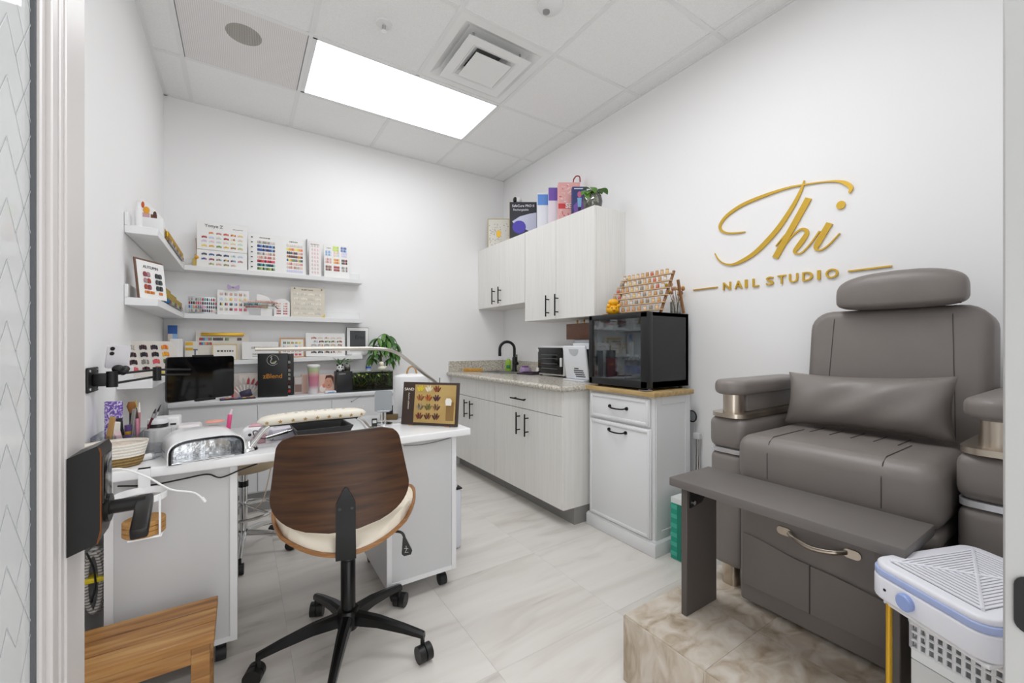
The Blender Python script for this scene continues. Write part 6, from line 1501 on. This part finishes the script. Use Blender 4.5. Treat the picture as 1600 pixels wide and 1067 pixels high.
for k in range(12):
    cx_, cz_ = -.052 + .044 * (k % 3), .178 - .045 * (k // 3)
    for q in range(4):
        a = (q - 1.5) * .42; nail(g, cx_ + .014 * math.sin(a), cz_ + .010 * math.cos(a), .0095, .027, .003, pal4[k][q % 2], tm @ Matrix.Translation((0, -.0018, 0)) @ Matrix.Translation((cx_, 0, cz_)) @ Matrix.Rotation(a, 4, 'Y') @ Matrix.Translation((-cx_, 0, -cz_)))
g.obj('nail_samples', T, local=True, smooth=0, kind='stuff')
g = G(M('#8a6a3a', .5)).box(.088, .128, -.0026, -.0016, .03, .12, mtx=tm); g.m(M('#ece8e0', .4)).prism([(.092, .105), (.12, .105), (.123, .13), (.116, .14), (.096, .14), (.09, .128)], 'y', -.0034, -.0026); g.obj('bottle_print', T, local=True, smooth=0)
text('SAND', .02, M('#e9e2d4', .5), T, tm @ Vector((-.115, -.001, .178)), tilt=.14); text('Autumn collection', .011, M('#e9e2d4', .5), T, tm @ Vector((-.115, -.001, .12)), tilt=.14, roll=-math.pi / 2)
g = G(M('#9a6b3c', .5)).prism([(0, 0), (.09, 0), (.09, .025), (.03, .085), (.018, .085)], 'x', .085, .11).prism([(0, 0), (.09, 0), (.09, .025), (.03, .085), (.018, .085)], 'x', -.11, -.085)
g.parts('easel_side', T, local=True, smooth=0)
T = thing('white_kettle', 'white cylindrical canister with a wooden loop handle behind the desk lamp', 'canister', (.815, 2.29, ZD))
G(GLOSSW).lathe([(.095, 0), (.1, .006), (.1, .215), (.095, .225), (.06, .235), (.001, .236)], (0, 0, 0), 30).obj('body', T, local=True)
G(M('#b58a4a', .4)).tube([(.0 + .028 * math.cos(a), .0, .232 + .045 * math.sin(a)) for a in [math.pi * k / 12 for k in range(13)]], .005, 8).obj('handle', T, local=True)
T = thing('desk_lamp', 'slim silver arched desk lamp reaching across the desk', 'lamp', (.872, 2.07, ZD))
SLV = M('#b9b4ac', .3, .9)
G(SLV).box(.852, .896, 2.045, 2.095, ZD, ZD + .03, .004).cyl((.876, 2.07, ZD + .03), (.876, 2.07, .93), .009, n=12).obj('clamp', T)
G(SLV).tube(bez([(.876, 2.07, .925), (.868, 2.07, .95), (.80, 2.06, 1.0), (.71, 2.055, 1.072), (.66, 2.055, 1.107), (.60, 2.05, 1.128), (.52, 2.05, 1.133)], 6), .0085, 12).obj('arm', T)
lh = G(SLV).prism([(2.05 + y, 1.133 + z) for y, z in rrect(-.014, .014, -.009, .009, .008, 4)], 'x', .048, .53).obj('light_bar', T)
G(M('#f2f1ee', .4)).box(.06, .50, 2.042, 2.058, 1.1232, 1.1242).obj('led_strip', lh, smooth=0)
G(BLACK).cyl((.86, 2.0, .94), (.862, 2.0, .98), .002, n=6).obj('antenna', T)
# ------------------------------------------------------------------ clipped on and under the desk
T = thing('cup_holder', 'white clip-on ring cup holder hanging from the desk edge', 'cup holder', (-.265, 1.70, .66))
G(GLOSSW).box(-.277, -.247, 1.765, 1.7715, .655, .7535).box(-.277, -.247, 1.765, 1.80, .7502, .7535).obj('clip', T, smooth=0)
g = G(GLOSSW); r0 = [(.066, .0), (.066, .018)]
def cr(u, v):
    a = 2 * math.pi * u; rr = .066 if v in (0, 1) or v < .01 else .066
    return Vector((-.262 + (.066 - .004 * (v > .5)) * math.cos(a), 1.70 + (.066 - .004 * (v > .5)) * math.sin(a), .672 + .02 * (v if v <= .5 else 1 - v) * 2))
g.surf(cr, 32, 2, True); g.obj('ring', T, smooth=60)
G(BLACK).lathe([(.012, 0), (.02, .004), (.02, .014), (.01, .016)], (-.262, 1.70, .645), 16).obj('clamp_knob', T)
G(GLOSSW).box(-.212, -.207, 1.655, 1.662, .565, .69).obj('strap', T, smooth=0)
cs = None
for k in range(3):
    g = G(CORK).lathe([(.05, 0), (.052, .002), (.052, .012), (.05, .014)], (0, 0, 0), 30)
    g.obj('cork_coaster', loc=(-.252, 1.70, .567 + .0148 * k), local=True, label='round cork coaster, ' + ('bottom', 'middle', 'top')[k] + ' of the stack under the cup holder', cat='coaster', group='cork coasters')
G(GLOSSW).box(-.285, -.205, 1.655, 1.745, .560, .566, .002).obj('coaster_rest', T)
G(M('#ececec', .4)).tube(bez([(-.36, 1.74, .765), (-.31, 1.735, .765), (-.25, 1.72, .735), (-.19, 1.70, .69), (-.13, 1.69, .67), (-.105, 1.68, .648)], 8), .0032, 8).cyl((-.108, 1.682, .652), (-.098, 1.677, .637), .005, n=8).obj('usb_cable', loc=(-.25, 1.72, .70), label='white usb cable drooping over the desk edge', cat='cable')
G(BLACK).tube(bez([(-.33, 1.79, .70), (-.25, 1.785, .69), (-.17, 1.785, .695), (-.10, 1.785, .70), (-.06, 1.785, .682), (-.0, 1.785, .70), (.05, 1.79, .712)], 8), .003, 6).obj('power_cable', loc=(-.14, 1.785, .70), label='black cable sagging under the left desk edge', cat='cable')
G(M('#b9a58c', .5)).tube(bez([(.10, 1.83, .71), (.085, 1.83, .63), (.07, 1.84, .56), (.04, 1.86, .52)], 6), .002, 6).obj('thin_cable', loc=(.07, 1.84, .6), label='thin pale cable hanging beside the chrome stool', cat='cable')
G(M('#555', .5) if False else M('#5a5a5a', .5)).tube(bez([(.60, 1.79, .705), (.68, 1.785, .70), (.76, 1.785, .705), (.83, 1.79, .713)], 6), .002, 6).obj('grey_cable', loc=(.7, 1.79, .70), label='thin grey cable under the right desk edge', cat='cable')
# braided extension cord hanging by the left wall
T = thing('braided_cord', 'coiled grey braided cord tied with yellow tape beside the desk', 'cord', (-.395, 1.86, .28))
BR = weave('braid', '#6f6c68', '#cfcbc6')
g = G(BR)
for k, (w, dz) in enumerate(((.018, 0), (.024, .012), (.030, -.008))):
    pts = []
    for i in range(28):
        a = 2 * math.pi * i / 28; pts.append((-.398 + w * math.cos(a) * 1.0, 1.85 + .012 * k, .385 + dz * .3 + (.095 + .004 * k) * math.sin(a)))
    g.tube(pts, .007, 8, True)
g.parts('coil', T)
G(M('#d9c21e', .5)).box(-.434, -.364, 1.838, 1.885, .388, .404, .003).obj('yellow_tape', T)
G(BLACK).tube(bez([(-.41, 1.835, .49), (-.395, 1.835, .44), (-.39, 1.835, .38), (-.40, 1.835, .33)], 6), .003, 6).obj('black_wire', T)
# ------------------------------------------------------------------ chrome stool behind the desk, bin
T = thing('rolling_stool', 'round tan stool with chrome foot ring behind the desk', 'stool', (.01, 2.72, 0))
G(M('#b9a58a', .5)).lathe([(.15, .47), (.17, .48), (.175, .51), (.17, .545), (.15, .555), (.001, .558)], (.01, 2.72, 0), 32).obj('seat', T)
G(CHROME).cyl((.01, 2.72, .10), (.01, 2.72, .47), .02, n=18).obj('column', T); G(BLACK).cyl((.01, 2.72, .37), (.01, 2.72, .40), .024, n=18).obj('collar', T)
fr = G(CHROME).tube([(.01 + .165 * math.cos(a), 2.72 + .165 * math.sin(a), .235) for a in [2 * math.pi * k / 40 for k in range(40)]], .008, 8, True).obj('foot_ring', T)
for k in range(4):
    a = math.pi / 4 + k * math.pi / 2; G(CHROME).cyl((.01, 2.72, .27), (.01 + .165 * math.cos(a), 2.72 + .165 * math.sin(a), .235), .006, n=8).obj('ring_spoke', fr)
for k in range(5):
    a = math.radians(-94 + 72 * k); ca, sa = math.cos(a), math.sin(a)
    G(CHROME).tube([(.01 + .02 * ca, 2.72 + .02 * sa, .115), (.01 + .13 * ca, 2.72 + .13 * sa, .105), (.01 + .24 * ca, 2.72 + .24 * sa, .075)], .012, 10, rs=[.018, .014, .010]).obj('leg', T)
    x, y = .01 + .24 * ca, 2.72 + .24 * sa
    G(BLACK).cyl((x - sa * .018, y + ca * .018, .026), (x + sa * .018, y - ca * .018, .026), .026, n=16).cyl((x, y, .04), (x, y, .075), .007, n=8).obj('caster', T)
T = thing('trash_bin', 'slim white trash bin with a domed lid behind the desk', 'bin', (.985, 2.20, 0))
G(M('#dfe1ea', .35)).box(.92, 1.045, 2.11, 2.29, 0.001, .345, .02, 3).obj('body', T); G(GLOSSW).ell((.982, 2.2, .35), .066, .092, .05, 22, 10).obj('lid', T); G(BLACK).box(.918, 1.047, 2.108, 2.292, .335, .345, .01).obj('lid_gasket', T)
